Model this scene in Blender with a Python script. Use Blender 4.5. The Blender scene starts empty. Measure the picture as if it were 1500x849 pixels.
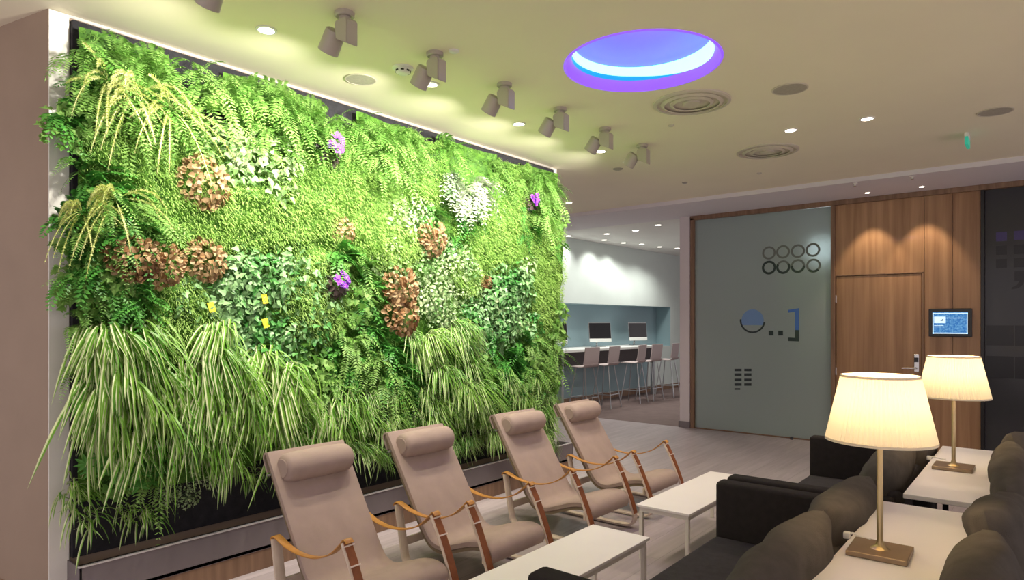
import bpy, bmesh, math, random
from mathutils import Vector, Matrix, noise
rnd = random.Random(11)
C = bpy.context.scene.collection
PI = math.pi
V = Vector

# ------------------------------------------------------------------ materials
def new_mat(name):
    m = bpy.data.materials.new(name); m.use_nodes = True
    nt = m.node_tree; b = nt.nodes['Principled BSDF']
    return m, nt, b
def mat(name, col, rough=.5, metal=0, spec=.5, var=.0, scale=8, bump=0, bscale=60, coat=0, stretch=None):
    m, nt, b = new_mat(name)
    b.inputs['Base Color'].default_value = (*col, 1)
    b.inputs['Roughness'].default_value = rough
    b.inputs['Metallic'].default_value = metal
    b.inputs['Specular IOR Level'].default_value = spec
    b.inputs['Coat Weight'].default_value = coat
    tc = nt.nodes.new('ShaderNodeTexCoord')
    src = tc.outputs['Object']
    if stretch:
        mp = nt.nodes.new('ShaderNodeMapping'); mp.inputs['Scale'].default_value = stretch
        nt.links.new(src, mp.inputs[0]); src = mp.outputs[0]
    if var:
        n = nt.nodes.new('ShaderNodeTexNoise'); n.inputs['Scale'].default_value = scale; n.inputs['Detail'].default_value = 4
        nt.links.new(src, n.inputs['Vector'])
        r = nt.nodes.new('ShaderNodeValToRGB')
        r.color_ramp.elements[0].position = .3; r.color_ramp.elements[1].position = .7
        r.color_ramp.elements[0].color = (*[c*(1-var) for c in col], 1)
        r.color_ramp.elements[1].color = (*[min(1, c*(1+var)) for c in col], 1)
        nt.links.new(n.outputs[0], r.inputs[0]); nt.links.new(r.outputs[0], b.inputs['Base Color'])
    if bump:
        n2 = nt.nodes.new('ShaderNodeTexNoise'); n2.inputs['Scale'].default_value = bscale; n2.inputs['Detail'].default_value = 3
        nt.links.new(src, n2.inputs['Vector'])
        bp = nt.nodes.new('ShaderNodeBump'); bp.inputs['Strength'].default_value = bump; bp.inputs['Distance'].default_value = .01
        nt.links.new(n2.outputs[0], bp.inputs['Height']); nt.links.new(bp.outputs[0], b.inputs['Normal'])
    return m
def emit(name, col, s):
    m, nt, b = new_mat(name)
    b.inputs['Base Color'].default_value = (*[min(1, c) for c in col], 1)
    b.inputs['Emission Color'].default_value = (*col, 1); b.inputs['Emission Strength'].default_value = s
    return m
def wood(name, c0, c1, rough=.45, scale=(14, 14, .9), coat=0.0):
    m, nt, b = new_mat(name)
    tc = nt.nodes.new('ShaderNodeTexCoord'); mp = nt.nodes.new('ShaderNodeMapping')
    mp.inputs['Scale'].default_value = scale
    nt.links.new(tc.outputs['Object'], mp.inputs[0])
    n = nt.nodes.new('ShaderNodeTexNoise'); n.inputs['Scale'].default_value = 1.6; n.inputs['Detail'].default_value = 6
    n.inputs['Distortion'].default_value = .4
    nt.links.new(mp.outputs[0], n.inputs['Vector'])
    r = nt.nodes.new('ShaderNodeValToRGB')
    r.color_ramp.elements[0].position = .32; r.color_ramp.elements[1].position = .68
    r.color_ramp.elements[0].color = (*c0, 1); r.color_ramp.elements[1].color = (*c1, 1)
    nt.links.new(n.outputs[0], r.inputs[0]); nt.links.new(r.outputs[0], b.inputs['Base Color'])
    b.inputs['Roughness'].default_value = rough; b.inputs['Coat Weight'].default_value = coat
    return m
def leafmat(name, cols, rough=.5, trans=.3, nscale=5, stripe=None, spec=.35):
    """foliage: colour varies per plant and by a world-space noise; optional stripe along the blade (UV x)"""
    m, nt, b = new_mat(name); N = nt.nodes.new; L = nt.links.new
    oi = N('ShaderNodeObjectInfo'); geo = N('ShaderNodeNewGeometry')
    n = N('ShaderNodeTexNoise'); n.inputs['Scale'].default_value = nscale; n.inputs['Detail'].default_value = 3
    L(geo.outputs['Position'], n.inputs['Vector'])
    mx = N('ShaderNodeMath'); mx.operation = 'MULTIPLY_ADD'; mx.inputs[1].default_value = .35
    L(oi.outputs['Random'], mx.inputs[0]); L(n.outputs[0], mx.inputs[2])
    # island random gives each leaf its own tone
    ma = N('ShaderNodeMath'); ma.operation = 'MULTIPLY_ADD'; ma.inputs[1].default_value = .45
    L(geo.outputs['Random Per Island'], ma.inputs[0]); L(mx.outputs[0], ma.inputs[2])
    r = N('ShaderNodeValToRGB'); r.color_ramp.elements[0].position = .4; r.color_ramp.elements[1].position = 1.15 if False else 1.0
    r.color_ramp.elements[0].color = (*cols[0], 1); r.color_ramp.elements[1].color = (*cols[-1], 1)
    for i, c in enumerate(cols[1:-1]):
        e = r.color_ramp.elements.new(.4 + .6*(i+1)/(len(cols)-1)); e.color = (*c, 1)
    L(ma.outputs[0], r.inputs[0]); src = r.outputs[0]
    if stripe:
        uv = N('ShaderNodeUVMap'); sx = N('ShaderNodeSeparateXYZ'); L(uv.outputs[0], sx.inputs[0])
        sr = N('ShaderNodeValToRGB'); sr.color_ramp.interpolation = 'EASE'
        e = sr.color_ramp.elements; e[0].position = stripe[1]; e[0].color = (0, 0, 0, 1); e[1].position = stripe[1]+.14; e[1].color = (1, 1, 1, 1)
        L(sx.outputs[0], sr.inputs[0])
        mc = N('ShaderNodeMix'); mc.data_type = 'RGBA'
        L(sr.outputs[0], mc.inputs['Factor']); L(src, mc.inputs['A']); mc.inputs['B'].default_value = (*stripe[0], 1)
        src = mc.outputs['Result']
    L(src, b.inputs['Base Color']); b.inputs['Roughness'].default_value = rough
    b.inputs['Specular IOR Level'].default_value = spec
    t = N('ShaderNodeBsdfTranslucent'); L(src, t.inputs[0])
    ms = N('ShaderNodeMixShader'); ms.inputs[0].default_value = trans
    L(b.outputs[0], ms.inputs[1]); L(t.outputs[0], ms.inputs[2])
    L(ms.outputs[0], nt.nodes['Material Output'].inputs['Surface'])
    return m

M = {}
M['ceiling'] = mat('ceiling_paint', (.86, .79, .62), .8, var=.015, scale=2)
M['soffit'] = mat('soffit_paint', (.72, .68, .72), .8, var=.015, scale=2)
M['far_ceiling'] = mat('far_ceiling_paint', (.78, .76, .74), .8, var=.015, scale=2)
M['wall_brown'] = mat('taupe_wall', (.36, .27, .205), .75, var=.05, scale=3, bump=.05)
M['pier'] = mat('pier_paint', (.66, .60, .62), .7, var=.02, scale=3)
M['white_wall'] = mat('teal_white_wall', (.62, .70, .68), .7, var=.03, scale=2)
M['teal'] = mat('blue_niche_paint', (.30, .43, .48), .6, var=.03, scale=2)
M['felt'] = mat('black_felt', (.018, .017, .022), .95, var=.3, scale=20, bump=.4)
M['soil'] = mat('dark_gravel', (.05, .045, .04), .95, var=.5, scale=60, bump=.8, bscale=90)
M['planter'] = mat('grey_planter_metal', (.21, .18, .19), .42, metal=.35, var=.06, scale=5)
M['planter_edge'] = mat('planter_edge_metal', (.75, .72, .72), .3, metal=.6)
M['wood_panel'] = wood('oak_veneer', (.26, .13, .062), (.43, .245, .13), .42, (9, 9, .35), .1)
M['wood_frame'] = wood('oak_frame', (.17, .095, .055), (.27, .16, .10), .5)
M['wood_base'] = wood('oak_baseboard', (.36, .2, .1), (.5, .3, .16), .5, (1, 1, 14))
M['ply'] = wood('birch_ply', (.62, .50, .40), (.80, .69, .58), .4, (20, 3, 3))
M['leather'] = mat('tan_leather', (.50, .235, .055), .38, var=.12, scale=14, bump=.15)
M['leather_dark'] = mat('brown_leather', (.27, .085, .028), .42, var=.15, scale=18, bump=.2)
M['clip'] = mat('pale_clip', (.8, .68, .6), .4)
M['canvas'] = mat('taupe_canvas', (.415, .315, .275), .85, var=.05, scale=12, bump=.35, bscale=500)
M['canvas_under'] = mat('canvas_underside', (.22, .17, .11), .9)
M['table_white'] = mat('white_laminate', (.86, .82, .81), .35, var=.01)
M['table_leg'] = mat('white_metal', (.75, .71, .66), .35)
M['sofa'] = mat('charcoal_sofa_fabric', (.040, .036, .041), .92, var=.15, scale=30, bump=.4, bscale=600, spec=.2)
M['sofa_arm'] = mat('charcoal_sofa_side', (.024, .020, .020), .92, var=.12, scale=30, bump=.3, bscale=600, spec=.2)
M['cushion'] = mat('dark_grey_cushion_fabric', (.088, .076, .066), .9, var=.12, scale=20, bump=.5, bscale=400, spec=.2)
M['console_side'] = mat('console_dark', (.05, .04, .045), .6)
M['bronze'] = mat('brushed_bronze', (.30, .22, .14), .38, metal=.75, var=.08, scale=20)
M['brass'] = mat('brass_pole', (.50, .38, .20), .35, metal=.8)
M['black'] = mat('black_plastic', (.012, .012, .014), .3)
M['chrome'] = mat('chrome', (.62, .62, .62), .22, metal=.9)
M['steel'] = mat('steel_tube', (.5, .52, .55), .3, metal=.8)
M['stool'] = mat('grey_pink_shell', (.50, .42, .42), .45)
M['counter'] = mat('white_counter', (.75, .78, .76), .4)
M['spot'] = mat('taupe_lamp_metal', (.46, .41, .36), .45, metal=.1)
M['spot_dark'] = mat('lamp_joint_metal', (.16, .13, .11), .5)
M['grille'] = mat('grille_grey', (.40, .365, .31), .7, var=.1, scale=50)
M['diffuser'] = mat('diffuser_white', (.60, .55, .46), .6)
M['trim_white'] = mat('white_plastic', (.8, .78, .74), .4)
M['frost_dark'] = mat('clear_cut_out_dark', (.03, .045, .05), .25)
M['frost_mid'] = mat('clear_cut_out_grey', (.14, .155, .145), .3)
M['frost_blue'] = mat('painted_blue_glow', (.06, .17, .52), .3)  # blue light showing in the clear bracket, painted as its colour
M['frost_pale'] = mat('painted_pale_blue_glow', (.16, .28, .52), .3)  # the same blue light painted into the disc
M['purple_film'] = mat('purple_film', (.045, .03, .14), .3)
M['dark_glass2'] = mat('dark_film', (.006, .006, .010), .3)
M['lamp_on'] = emit('lamp_disc', (1, .90, .78), 14)
M['lamp_on_far'] = emit('far_lamp_disc', (1, .95, .85), 6)
M['led_white'] = emit('led_strip', (.42, .82, 1.0), 1.45)
M['green_sign'] = emit('green_sign_glow', (.03, .42, .28), .5)
M['yellow'] = mat('yellow_tag', (.75, .68, .03), .5)
M['soil_dark'] = M['felt']

def floor_mat():
    m, nt, b = new_mat('grey_plank_floor'); N = nt.nodes.new; L = nt.links.new
    tc = N('ShaderNodeTexCoord'); mp = N('ShaderNodeMapping'); mp.inputs['Rotation'].default_value = (0, 0, PI/2)
    L(tc.outputs['Object'], mp.inputs[0])
    br = N('ShaderNodeTexBrick'); br.offset = .37
    br.inputs['Scale'].default_value = 1; br.inputs['Brick Width'].default_value = 1.9; br.inputs['Row Height'].default_value = .19
    br.inputs['Mortar Size'].default_value = .0018; br.inputs['Mortar Smooth'].default_value = .3
    br.inputs['Color1'].default_value = (.365, .312, .330, 1); br.inputs['Color2'].default_value = (.42, .365, .385, 1); br.inputs['Mortar'].default_value = (.22, .19, .19, 1)
    L(mp.outputs[0], br.inputs['Vector'])
    mp2 = N('ShaderNodeMapping'); mp2.inputs['Scale'].default_value = (12, .8, 1); L(tc.outputs['Object'], mp2.inputs[0])
    n = N('ShaderNodeTexNoise'); n.inputs['Scale'].default_value = 2; n.inputs['Detail'].default_value = 6; L(mp2.outputs[0], n.inputs['Vector'])
    mx = N('ShaderNodeMix'); mx.data_type = 'RGBA'; mx.blend_type = 'OVERLAY'; mx.inputs['Factor'].default_value = .35
    L(br.outputs[0], mx.inputs['A']); L(n.outputs[0], mx.inputs['B']); L(mx.outputs['Result'], b.inputs['Base Color'])
    b.inputs['Roughness'].default_value = .33; b.inputs['Specular IOR Level'].default_value = .5
    return m
M['floor'] = floor_mat()
M['carpet'] = mat('brown_carpet', (.150, .105, .10), .9, var=.12, scale=6, bump=.4, bscale=300)

def glass_mat(name, base, rough, trans, tint):
    m, nt, b = new_mat(name); N = nt.nodes.new; L = nt.links.new
    b.inputs['Base Color'].default_value = (*base, 1); b.inputs['Roughness'].default_value = rough
    b.inputs['Specular IOR Level'].default_value = .6
    b.inputs['Transmission Weight'].default_value = trans; b.inputs['IOR'].default_value = 1.15
    b.inputs['Coat Weight'].default_value = .5; b.inputs['Coat Roughness'].default_value = .12
    return m
M['frosted'] = glass_mat('frosted_glass', (.36, .43, .42), .5, .22, None)
M['smoked'] = glass_mat('smoked_glass', (.055, .055, .062), .35, .12, None)

def shade_mat():
    m, nt, b = new_mat('pleated_shade_fabric'); N = nt.nodes.new; L = nt.links.new
    b.inputs['Base Color'].default_value = (.82, .76, .62, 1); b.inputs['Roughness'].default_value = .8
    t = N('ShaderNodeBsdfTranslucent'); t.inputs[0].default_value = (.92, .82, .60, 1)
    ms = N('ShaderNodeMixShader'); ms.inputs[0].default_value = .21
    L(b.outputs[0], ms.inputs[1]); L(t.outputs[0], ms.inputs[2]); L(ms.outputs[0], nt.nodes['Material Output'].inputs['Surface'])
    return m
M['shade'] = shade_mat()

def screen_mat():
    m, nt, b = new_mat('room_display_screen'); N = nt.nodes.new; L = nt.links.new
    tc = N('ShaderNodeTexCoord'); n = N('ShaderNodeTexNoise'); n.inputs['Scale'].default_value = 60; n.inputs['Detail'].default_value = 2
    L(tc.outputs['Object'], n.inputs['Vector'])
    r = N('ShaderNodeValToRGB'); r.color_ramp.elements[0].position = .4; r.color_ramp.elements[1].position = .68
    r.color_ramp.elements[0].color = (.02, .17, .50, 1); r.color_ramp.elements[1].color = (.16, .42, .72, 1)
    L(n.outputs[0], r.inputs[0]); L(r.outputs[0], b.inputs['Emission Color']); b.inputs['Emission Strength'].default_value = .9
    b.inputs['Base Color'].default_value = (.01, .02, .05, 1)
    return m
M['screen'] = screen_mat()
M['screen_white'] = emit('screen_pale', (.6, .8, .95), .9)
M['led_dome'] = None

# foliage
G = {}
G['moss'] = leafmat('bright_moss_leaf', [(.09, .23, .03), (.20, .41, .06), (.42, .62, .18)], .55, .35, 2.2)
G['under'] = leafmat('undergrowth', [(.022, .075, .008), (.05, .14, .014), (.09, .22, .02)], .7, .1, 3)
G['fern'] = leafmat('fern_leaf', [(.05, .17, .022), (.12, .30, .045), (.27, .46, .12)], .5, .35, 4)
G['deep'] = leafmat('deep_green_leaf', [(.025, .13, .022), (.05, .22, .035), (.11, .34, .06)], .4, .25, 4)
G['ivy'] = leafmat('ivy_leaf', [(.03, .17, .03), (.08, .28, .06), (.26, .44, .20)], .35, .2, 5)
G['palefoliage'] = leafmat('pale_leaf', [(.07, .22, .04), (.20, .38, .12), (.48, .60, .34)], .4, .25, 6)
G['spider'] = leafmat('striped_blade', [(.06, .22, .02), (.12, .33, .035), (.22, .44, .06)], .35, .3, 4, stripe=((.68, .74, .44), .52))
G['spike'] = leafmat('lime_spike', [(.42, .50, .10), (.62, .68, .24), (.78, .80, .42)], .5, .3, 5)
G['bronze'] = leafmat('bronze_leaf', [(.10, .042, .018), (.26, .13, .05), (.48, .33, .18)], .5, .2, 9)
G['silver'] = leafmat('silver_leaf', [(.14, .26, .12), (.34, .42, .28), (.60, .64, .52)], .45, .2, 9)
G['purple'] = leafmat('purple_petal', [(.13, .01, .38), (.26, .03, .58), (.42, .10, .75)], .5, .2, 9)
G['darkleaf'] = leafmat('dark_purple_leaf', [(.02, .012, .016), (.05, .03, .04), (.10, .07, .06)], .4, .1, 9)

# ------------------------------------------------------------------ mesh helpers
def obj(name, bm, m, parent=None, smooth=False, loc=None):
    me = bpy.data.meshes.new(name); bmesh.ops.recalc_face_normals(bm, faces=bm.faces[:]) if smooth != 'leaf' else None
    bm.to_mesh(me); bm.free()
    if m: me.materials.append(m)
    if smooth:
        for p in me.polygons: p.use_smooth = True
        if smooth is True:
            me.set_sharp_from_angle(angle=math.radians(40))
    o = bpy.data.objects.new(name, me); C.objects.link(o)
    if parent: o.parent = parent
    if loc: o.location = loc
    return o
def tag(o, label, cat=None, group=None, kind=None):
    if label: o['label'] = label
    if cat: o['category'] = cat
    if group: o['group'] = group
    if kind: o['kind'] = kind
    return o
def thing(name, label, cat, loc=(0, 0, 0), rotz=0, group=None):
    o = bpy.data.objects.new(name, None); C.objects.link(o)
    o.empty_display_size = .1
    o.location = loc; o.rotation_euler = (0, 0, rotz)
    return tag(o, label, cat, group)
def struct(name, bm, m, parent=None, smooth=False):
    o = obj(name, bm, m, parent, smooth)
    if not parent: o['kind'] = 'structure'
    return o
def dup(o, parent=None):
    c = o.copy(); C.objects.link(c); c.parent = parent
    for ch in list(o.children): dup(ch, c)
    return c
def NB(): return bmesh.new()
def box(bm, x0, x1, y0, y1, z0, z1, bev=0, seg=2, M4=None):
    t = bmesh.new()
    bmesh.ops.create_cube(t, size=1)
    bmesh.ops.scale(t, vec=(abs(x1-x0), abs(y1-y0), abs(z1-z0)), verts=t.verts)
    bmesh.ops.translate(t, vec=((x0+x1)/2, (y0+y1)/2, (z0+z1)/2), verts=t.verts)
    if bev: bmesh.ops.bevel(t, geom=t.edges[:], offset=bev, segments=seg, profile=.5, affect='EDGES')
    if M4: bmesh.ops.transform(t, matrix=M4, verts=t.verts)
    merge(bm, t)
def merge(bm, t):
    me = bpy.data.meshes.new('tmp'); t.to_mesh(me); t.free(); bm.from_mesh(me); bpy.data.meshes.remove(me)
def lathe(bm, prof, n=32, c=(0, 0, 0), M4=None, close=False):
    t = bmesh.new(); rings = []
    for r, z in prof:
        if r < 1e-6: rings.append([t.verts.new((0, 0, z))]*n)
        else: rings.append([t.verts.new((r*math.cos(2*PI*i/n), r*math.sin(2*PI*i/n), z)) for i in range(n)])
    pairs = list(zip(rings[:-1], rings[1:]))
    if close: pairs.append((rings[-1], rings[0]))
    for a, b in pairs:
        for i in range(n):
            q = []
            for v in (a[i], a[(i+1) % n], b[(i+1) % n], b[i]):
                if v not in q: q.append(v)
            if len(q) > 2:
                try: t.faces.new(q)
                except ValueError: pass
    if M4: bmesh.ops.transform(t, matrix=M4, verts=t.verts)
    bmesh.ops.translate(t, vec=c, verts=t.verts)
    bmesh.ops.recalc_face_normals(t, faces=t.faces[:])
    merge(bm, t)
def aim(p0, d):
    """matrix taking +Z to direction d at p0"""
    return Matrix.Translation(p0) @ V(d).to_track_quat('Z', 'Y').to_matrix().to_4x4()
def cyl(bm, p0, p1, r0, r1=None, n=20):
    r1 = r0 if r1 is None else r1; p0 = V(p0); p1 = V(p1); L = (p1-p0).length
    lathe(bm, [(0, 0), (r0, 0), (r1, L), (0, L)], n, M4=aim(p0, p1-p0))
def tube(bm, pts, r, n=10):
    pts = [V(p) for p in pts]; rings = []; ref = V((0, 0, 1))
    for i, p in enumerate(pts):
        t = (pts[min(i+1, len(pts)-1)]-pts[max(i-1, 0)]).normalized()
        if abs(t.dot(ref)) > .95: ref = V((1, 0, 0)) if abs(t.x) < .9 else V((0, 1, 0))
        u = t.cross(ref).normalized(); w = t.cross(u)
        rings.append([bm.verts.new(p+u*r*math.cos(2*PI*k/n)+w*r*math.sin(2*PI*k/n)) for k in range(n)])
    for a, b in zip(rings[:-1], rings[1:]):
        for k in range(n): bm.faces.new((a[k], a[(k+1) % n], b[(k+1) % n], b[k]))
    bm.faces.new(rings[0][::-1]); bm.faces.new(rings[-1])
def smooth_path(P, n=8):
    """Catmull-Rom through the points"""
    P = [V(p) for p in P]; out = []
    Q = [P[0]*2-P[1]]+P+[P[-1]*2-P[-2]]
    for i in range(1, len(Q)-2):
        for k in range(n):
            t = k/n; a, b, c, d = Q[i-1:i+3]
            out.append(.5*((2*b)+(c-a)*t+(2*a-5*b+4*c-d)*t*t+(3*b-a-3*c+d)*t**3))
    out.append(P[-1]); return out
def ribbon(bm, pts, y0, y1, th, offs=0, bev=0):
    """a band in the xz plane: path pts (x,z) swept between y0 and y1, thickness th (to the left of travel)"""
    P = [V((p[0], p[1])) for p in pts]; rows = []
    for i, p in enumerate(P):
        t = (P[min(i+1, len(P)-1)]-P[max(i-1, 0)]).normalized(); nn = V((-t.y, t.x))
        a = p+nn*offs; b = p+nn*(offs+th)
        e = bev
        if e:
            m1 = a+nn*e*.6; m2 = b-nn*e*.6
            pr = [(a, y0+e), (a, y1-e), (m1, y1), (m2, y1), (b, y1-e), (b, y0+e), (m2, y0), (m1, y0)]
        else: pr = [(a, y0), (a, y1), (b, y1), (b, y0)]
        rows.append([bm.verts.new((q.x, y, q.y)) for q, y in pr])
    k = len(rows[0])
    for a, b in zip(rows[:-1], rows[1:]):
        for j in range(k): bm.faces.new((a[j], a[(j+1) % k], b[(j+1) % k], b[j]))
    bm.faces.new(rows[0][::-1]); bm.faces.new(rows[-1])
def sp2(pts, n=6):
    return [(p.x, p.y) for p in smooth_path([V((a, b, 0)) for a, b in pts], n)]

H = 3.08
SPOT_W, DOWN_W, FAR_W, WASH_W, WELL_W, LAMP_W, WORLD, EXPO, WELL_B, WELL_V = 98, 62, 45, 38, 14, 16, 1.25, 0.04, .05, .9
SPK = (.9, 1, 1.05, 1.05, 1, .9, .7)
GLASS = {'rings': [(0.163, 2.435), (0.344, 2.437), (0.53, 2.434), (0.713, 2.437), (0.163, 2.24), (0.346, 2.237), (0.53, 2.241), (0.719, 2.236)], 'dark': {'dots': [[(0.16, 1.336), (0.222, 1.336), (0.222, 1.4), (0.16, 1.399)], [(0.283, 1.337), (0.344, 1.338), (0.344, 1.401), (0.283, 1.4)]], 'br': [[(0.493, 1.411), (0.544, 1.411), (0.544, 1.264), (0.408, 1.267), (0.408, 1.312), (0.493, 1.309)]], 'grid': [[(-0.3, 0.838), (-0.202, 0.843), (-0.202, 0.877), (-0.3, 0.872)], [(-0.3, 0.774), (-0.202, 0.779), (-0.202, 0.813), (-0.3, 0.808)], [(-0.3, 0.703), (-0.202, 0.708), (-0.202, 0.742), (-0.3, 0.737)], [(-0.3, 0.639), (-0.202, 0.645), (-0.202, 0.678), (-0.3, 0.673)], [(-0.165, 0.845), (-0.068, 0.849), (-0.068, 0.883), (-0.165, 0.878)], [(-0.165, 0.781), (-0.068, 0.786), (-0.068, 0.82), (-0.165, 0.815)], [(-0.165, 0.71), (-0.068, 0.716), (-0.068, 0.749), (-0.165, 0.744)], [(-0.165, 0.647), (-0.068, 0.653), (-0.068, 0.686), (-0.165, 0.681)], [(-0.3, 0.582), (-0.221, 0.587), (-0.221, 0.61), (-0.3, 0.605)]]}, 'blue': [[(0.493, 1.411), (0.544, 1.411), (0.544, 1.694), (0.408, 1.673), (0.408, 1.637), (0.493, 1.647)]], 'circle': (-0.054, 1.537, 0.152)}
PL={
 ('spider', 'lower middle'):[(3.344,0.45),(2.785,0.577),(2.967,0.535),(3.19,0.608),(3.402,0.592),(2.75,0.716),(2.928,0.756),(3.137,0.722),(3.411,0.693),(2.776,0.889),(2.977,0.894),(3.163,0.89)],
 ('spider', 'lower right'):[(3.801,0.45),(3.955,0.457),(4.185,0.434),(4.368,0.455),(4.617,0.457),(4.843,0.404),(5.011,0.393),(5.204,0.385),(3.67,0.607),(3.834,0.56),(4.058,0.593),(4.235,0.591),(4.5,0.6),(4.649,0.607),(4.863,0.558),(5.115,0.605),(5.303,0.605),(3.613,0.758),(3.814,0.745),(3.983,0.717),(4.196,0.75),(4.418,0.719),(4.684,0.751),(4.892,0.719),(5.063,0.741),(5.272,0.706),(3.9,0.88),(4.059,0.877),(4.288,0.887),(4.515,0.899),(4.74,0.897),(4.926,0.885)],
 ('leaffern', 'middle'):[(1.353,0.697),(1.502,0.694),(3.366,0.872),(3.574,0.889),(3.704,0.909),(2.478,0.999),(2.65,1.031),(2.809,1.018),(2.974,1.047),(3.143,1.042),(3.262,0.998),(3.463,1.037),(3.856,0.988),(4.012,1.003),(4.146,0.995),(4.335,0.999),(4.493,0.988),(4.683,1.015),(2.359,1.17),(2.527,1.187),(2.66,1.147),(2.846,1.181),(3.043,1.213),(3.183,1.164),(3.373,1.136),(4.13,1.171),(4.286,1.159),(4.514,1.166),(4.681,1.209),(2.483,1.3),(2.709,1.311),(2.847,1.325),(3.018,1.336),(3.193,1.297),(4.313,1.307),(4.717,1.331),(4.815,1.349),(2.81,1.485),(3.031,1.444),(5.366,1.443),(1.398,1.6),(2.86,1.65),(5.426,1.601),(2.94,1.744),(2.731,1.949),(2.853,1.911),(1.221,2.24),(3.895,2.261),(5.403,2.272),(3.599,2.359),(4.004,2.362),(4.813,2.393),(1.198,2.553),(4.719,2.511),(5.415,2.541),(4.39,2.828)],
 ('spider', 'lower left'):[(1.719,0.762),(1.887,0.686),(2.163,0.725),(2.326,0.701),(2.552,0.749),(1.276,0.845),(1.484,0.913),(1.741,0.884),(1.914,0.861),(2.091,0.855),(2.357,0.903),(2.533,0.896),(1.23,1.04),(1.448,1.061),(1.621,1.027),(1.803,1.052),(2.075,1.023),(2.265,1.042),(1.253,1.203),(1.484,1.139),(1.713,1.144),(1.918,1.163),(2.13,1.213),(1.183,1.325),(1.38,1.337),(1.811,1.353),(1.275,1.47)],
 ('leaffern', 'right end'):[(5.167,0.9),(5.304,0.901),(4.863,1.032),(5.001,1.057),(5.15,1.017),(5.34,1.018),(4.82,1.157),(5.018,1.176),(5.141,1.162),(5.355,1.175),(5.016,1.333),(5.207,1.338),(5.357,1.36)],
 ('spider', 'centre'):[(3.614,1.04),(3.479,1.181),(3.729,1.147),(3.94,1.207),(3.363,1.311),(3.555,1.314),(3.746,1.33),(3.969,1.316),(3.862,1.442)],
 ('ivy', 'dark ivy mid left'):[(1.959,1.33),(2.148,1.362),(2.357,1.307),(1.795,1.505),(2.014,1.473),(2.149,1.501),(2.367,1.45),(2.5,1.482),(1.712,1.629),(1.907,1.62),(2.004,1.645),(2.18,1.64),(2.376,1.662),(2.548,1.639),(2.693,1.634),(1.982,1.793),(2.148,1.775),(2.32,1.782),(2.467,1.787),(2.018,1.898),(2.365,1.917)],
 ('ivy', 'right leaf clumps'):[(4.202,1.334),(4.514,1.361),(4.083,1.456),(4.236,1.515),(4.409,1.449),(4.543,1.512),(4.7,1.487),(4.889,1.451),(4.064,1.609),(4.254,1.628),(4.378,1.653),(4.522,1.648),(4.692,1.602),(4.338,1.753),(4.456,1.763),(4.617,1.764),(4.791,1.779),(4.424,1.931),(4.595,1.896),(4.707,1.896),(3.952,2.05),(4.62,2.066),(4.802,2.051)],
 ('small', 'pale clumps'):[(3.716,1.518),(3.569,1.642),(3.687,1.643),(3.855,1.6),(3.466,1.812),(3.646,1.775),(3.801,1.749),(3.944,1.754),(4.13,1.772),(3.422,1.893),(3.517,1.954),(3.713,1.896),(3.892,1.971),(4.058,1.92),(3.774,2.05)],
 ('leaffern', 'left edge'):[(1.206,1.649),(1.198,1.968),(1.337,1.945),(1.258,2.084),(1.444,2.086)],
 ('small', 'variegated'):[(3.062,1.967),(3.228,1.926),(3.158,2.061),(3.269,2.068),(3.245,2.27),(3.393,2.213),(3.292,2.357),(3.495,2.385)],
 ('ivy', 'pale leaves mid'):[(1.955,2.416),(2.115,2.363),(2.274,2.362),(1.875,2.561),(2.029,2.544),(2.222,2.539),(2.359,2.503)],
 ('fern', 'top left corner'):[(1.36,2.575),(1.301,2.678),(1.483,2.665),(1.604,2.669),(1.173,2.807),(1.34,2.848),(1.504,2.86),(1.723,2.865)],
 ('fern', 'top right corner'):[(5.097,2.546),(5.223,2.506),(5.175,2.686),(5.284,2.663),(4.719,2.822),(4.896,2.855),(5.087,2.845),(5.216,2.826),(5.428,2.841)],
 ('fern', 'second top bulge'):[(1.798,2.72),(2.145,2.666),(2.257,2.693),(2.486,2.718),(1.896,2.856),(2.074,2.876),(2.218,2.876),(2.344,2.807),(2.509,2.816)],
 ('fern', 'third top bulge'):[(2.79,2.69),(2.996,2.672),(3.114,2.696),(2.702,2.836),(2.894,2.859),(3.015,2.831),(3.219,2.829),(3.353,2.847)],
 ('fern', 'fourth top bulge'):[(3.72,2.876)],
}
VIO = emit('violet_lip_glow', (.27, .10, 1), .8)  # violet light on the lip, put in as emission
BLU = emit('blue_lit_wall', (.005, .25, 1), .9)  # blue LED light on the recess wall, given as its own glow
# ------------------------------------------------------------------ room
WX = -3.88           # face of the living wall
bm = NB(); box(bm, -7.6, 3.5, -3, 8.85, -.1, 0); struct('floor', bm, M['floor'])
bm = NB(); box(bm, -7.6, 3.5, 8.85, 16.3, -.1, 0); struct('floor_carpet', bm, M['carpet'])
# ceiling with the round opening of the light well
CX, CY, CR = -1.90, 3.58, .47
bm = NB()
n = 96; S = .8; ring = []; sq = []; ring2 = []
for i in range(n):
    a = 2*PI*i/n; c, s = math.cos(a), math.sin(a); k = S/max(abs(c), abs(s))
    ring.append(bm.verts.new((CX+CR*c, CY+CR*s, H))); sq.append(bm.verts.new((CX+k*c, CY+k*s, H)))
    ring2.append(bm.verts.new((CX+(CR+.02)*c, CY+(CR+.02)*s, H+.1)))
for i in range(n):
    j = (i+1) % n
    bm.faces.new((ring[i], sq[i], sq[j], ring[j]))
def quad(bm, a, b, c, d): bm.faces.new([bm.verts.new(p) for p in (a, b, c, d)])
for x0, x1, y0, y1 in ((-4.6, CX-S, -3, 7.83), (CX+S, 3.5, -3, 7.83), (CX-S, CX+S, -3, CY-S), (CX-S, CX+S, CY+S, 7.83), (-7.6, -4.6, -3, 7.83)):
    quad(bm, (x0, y0, H), (x1, y0, H), (x1, y1, H), (x0, y1, H))
o = struct('ceiling', bm, M['ceiling'])
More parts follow.
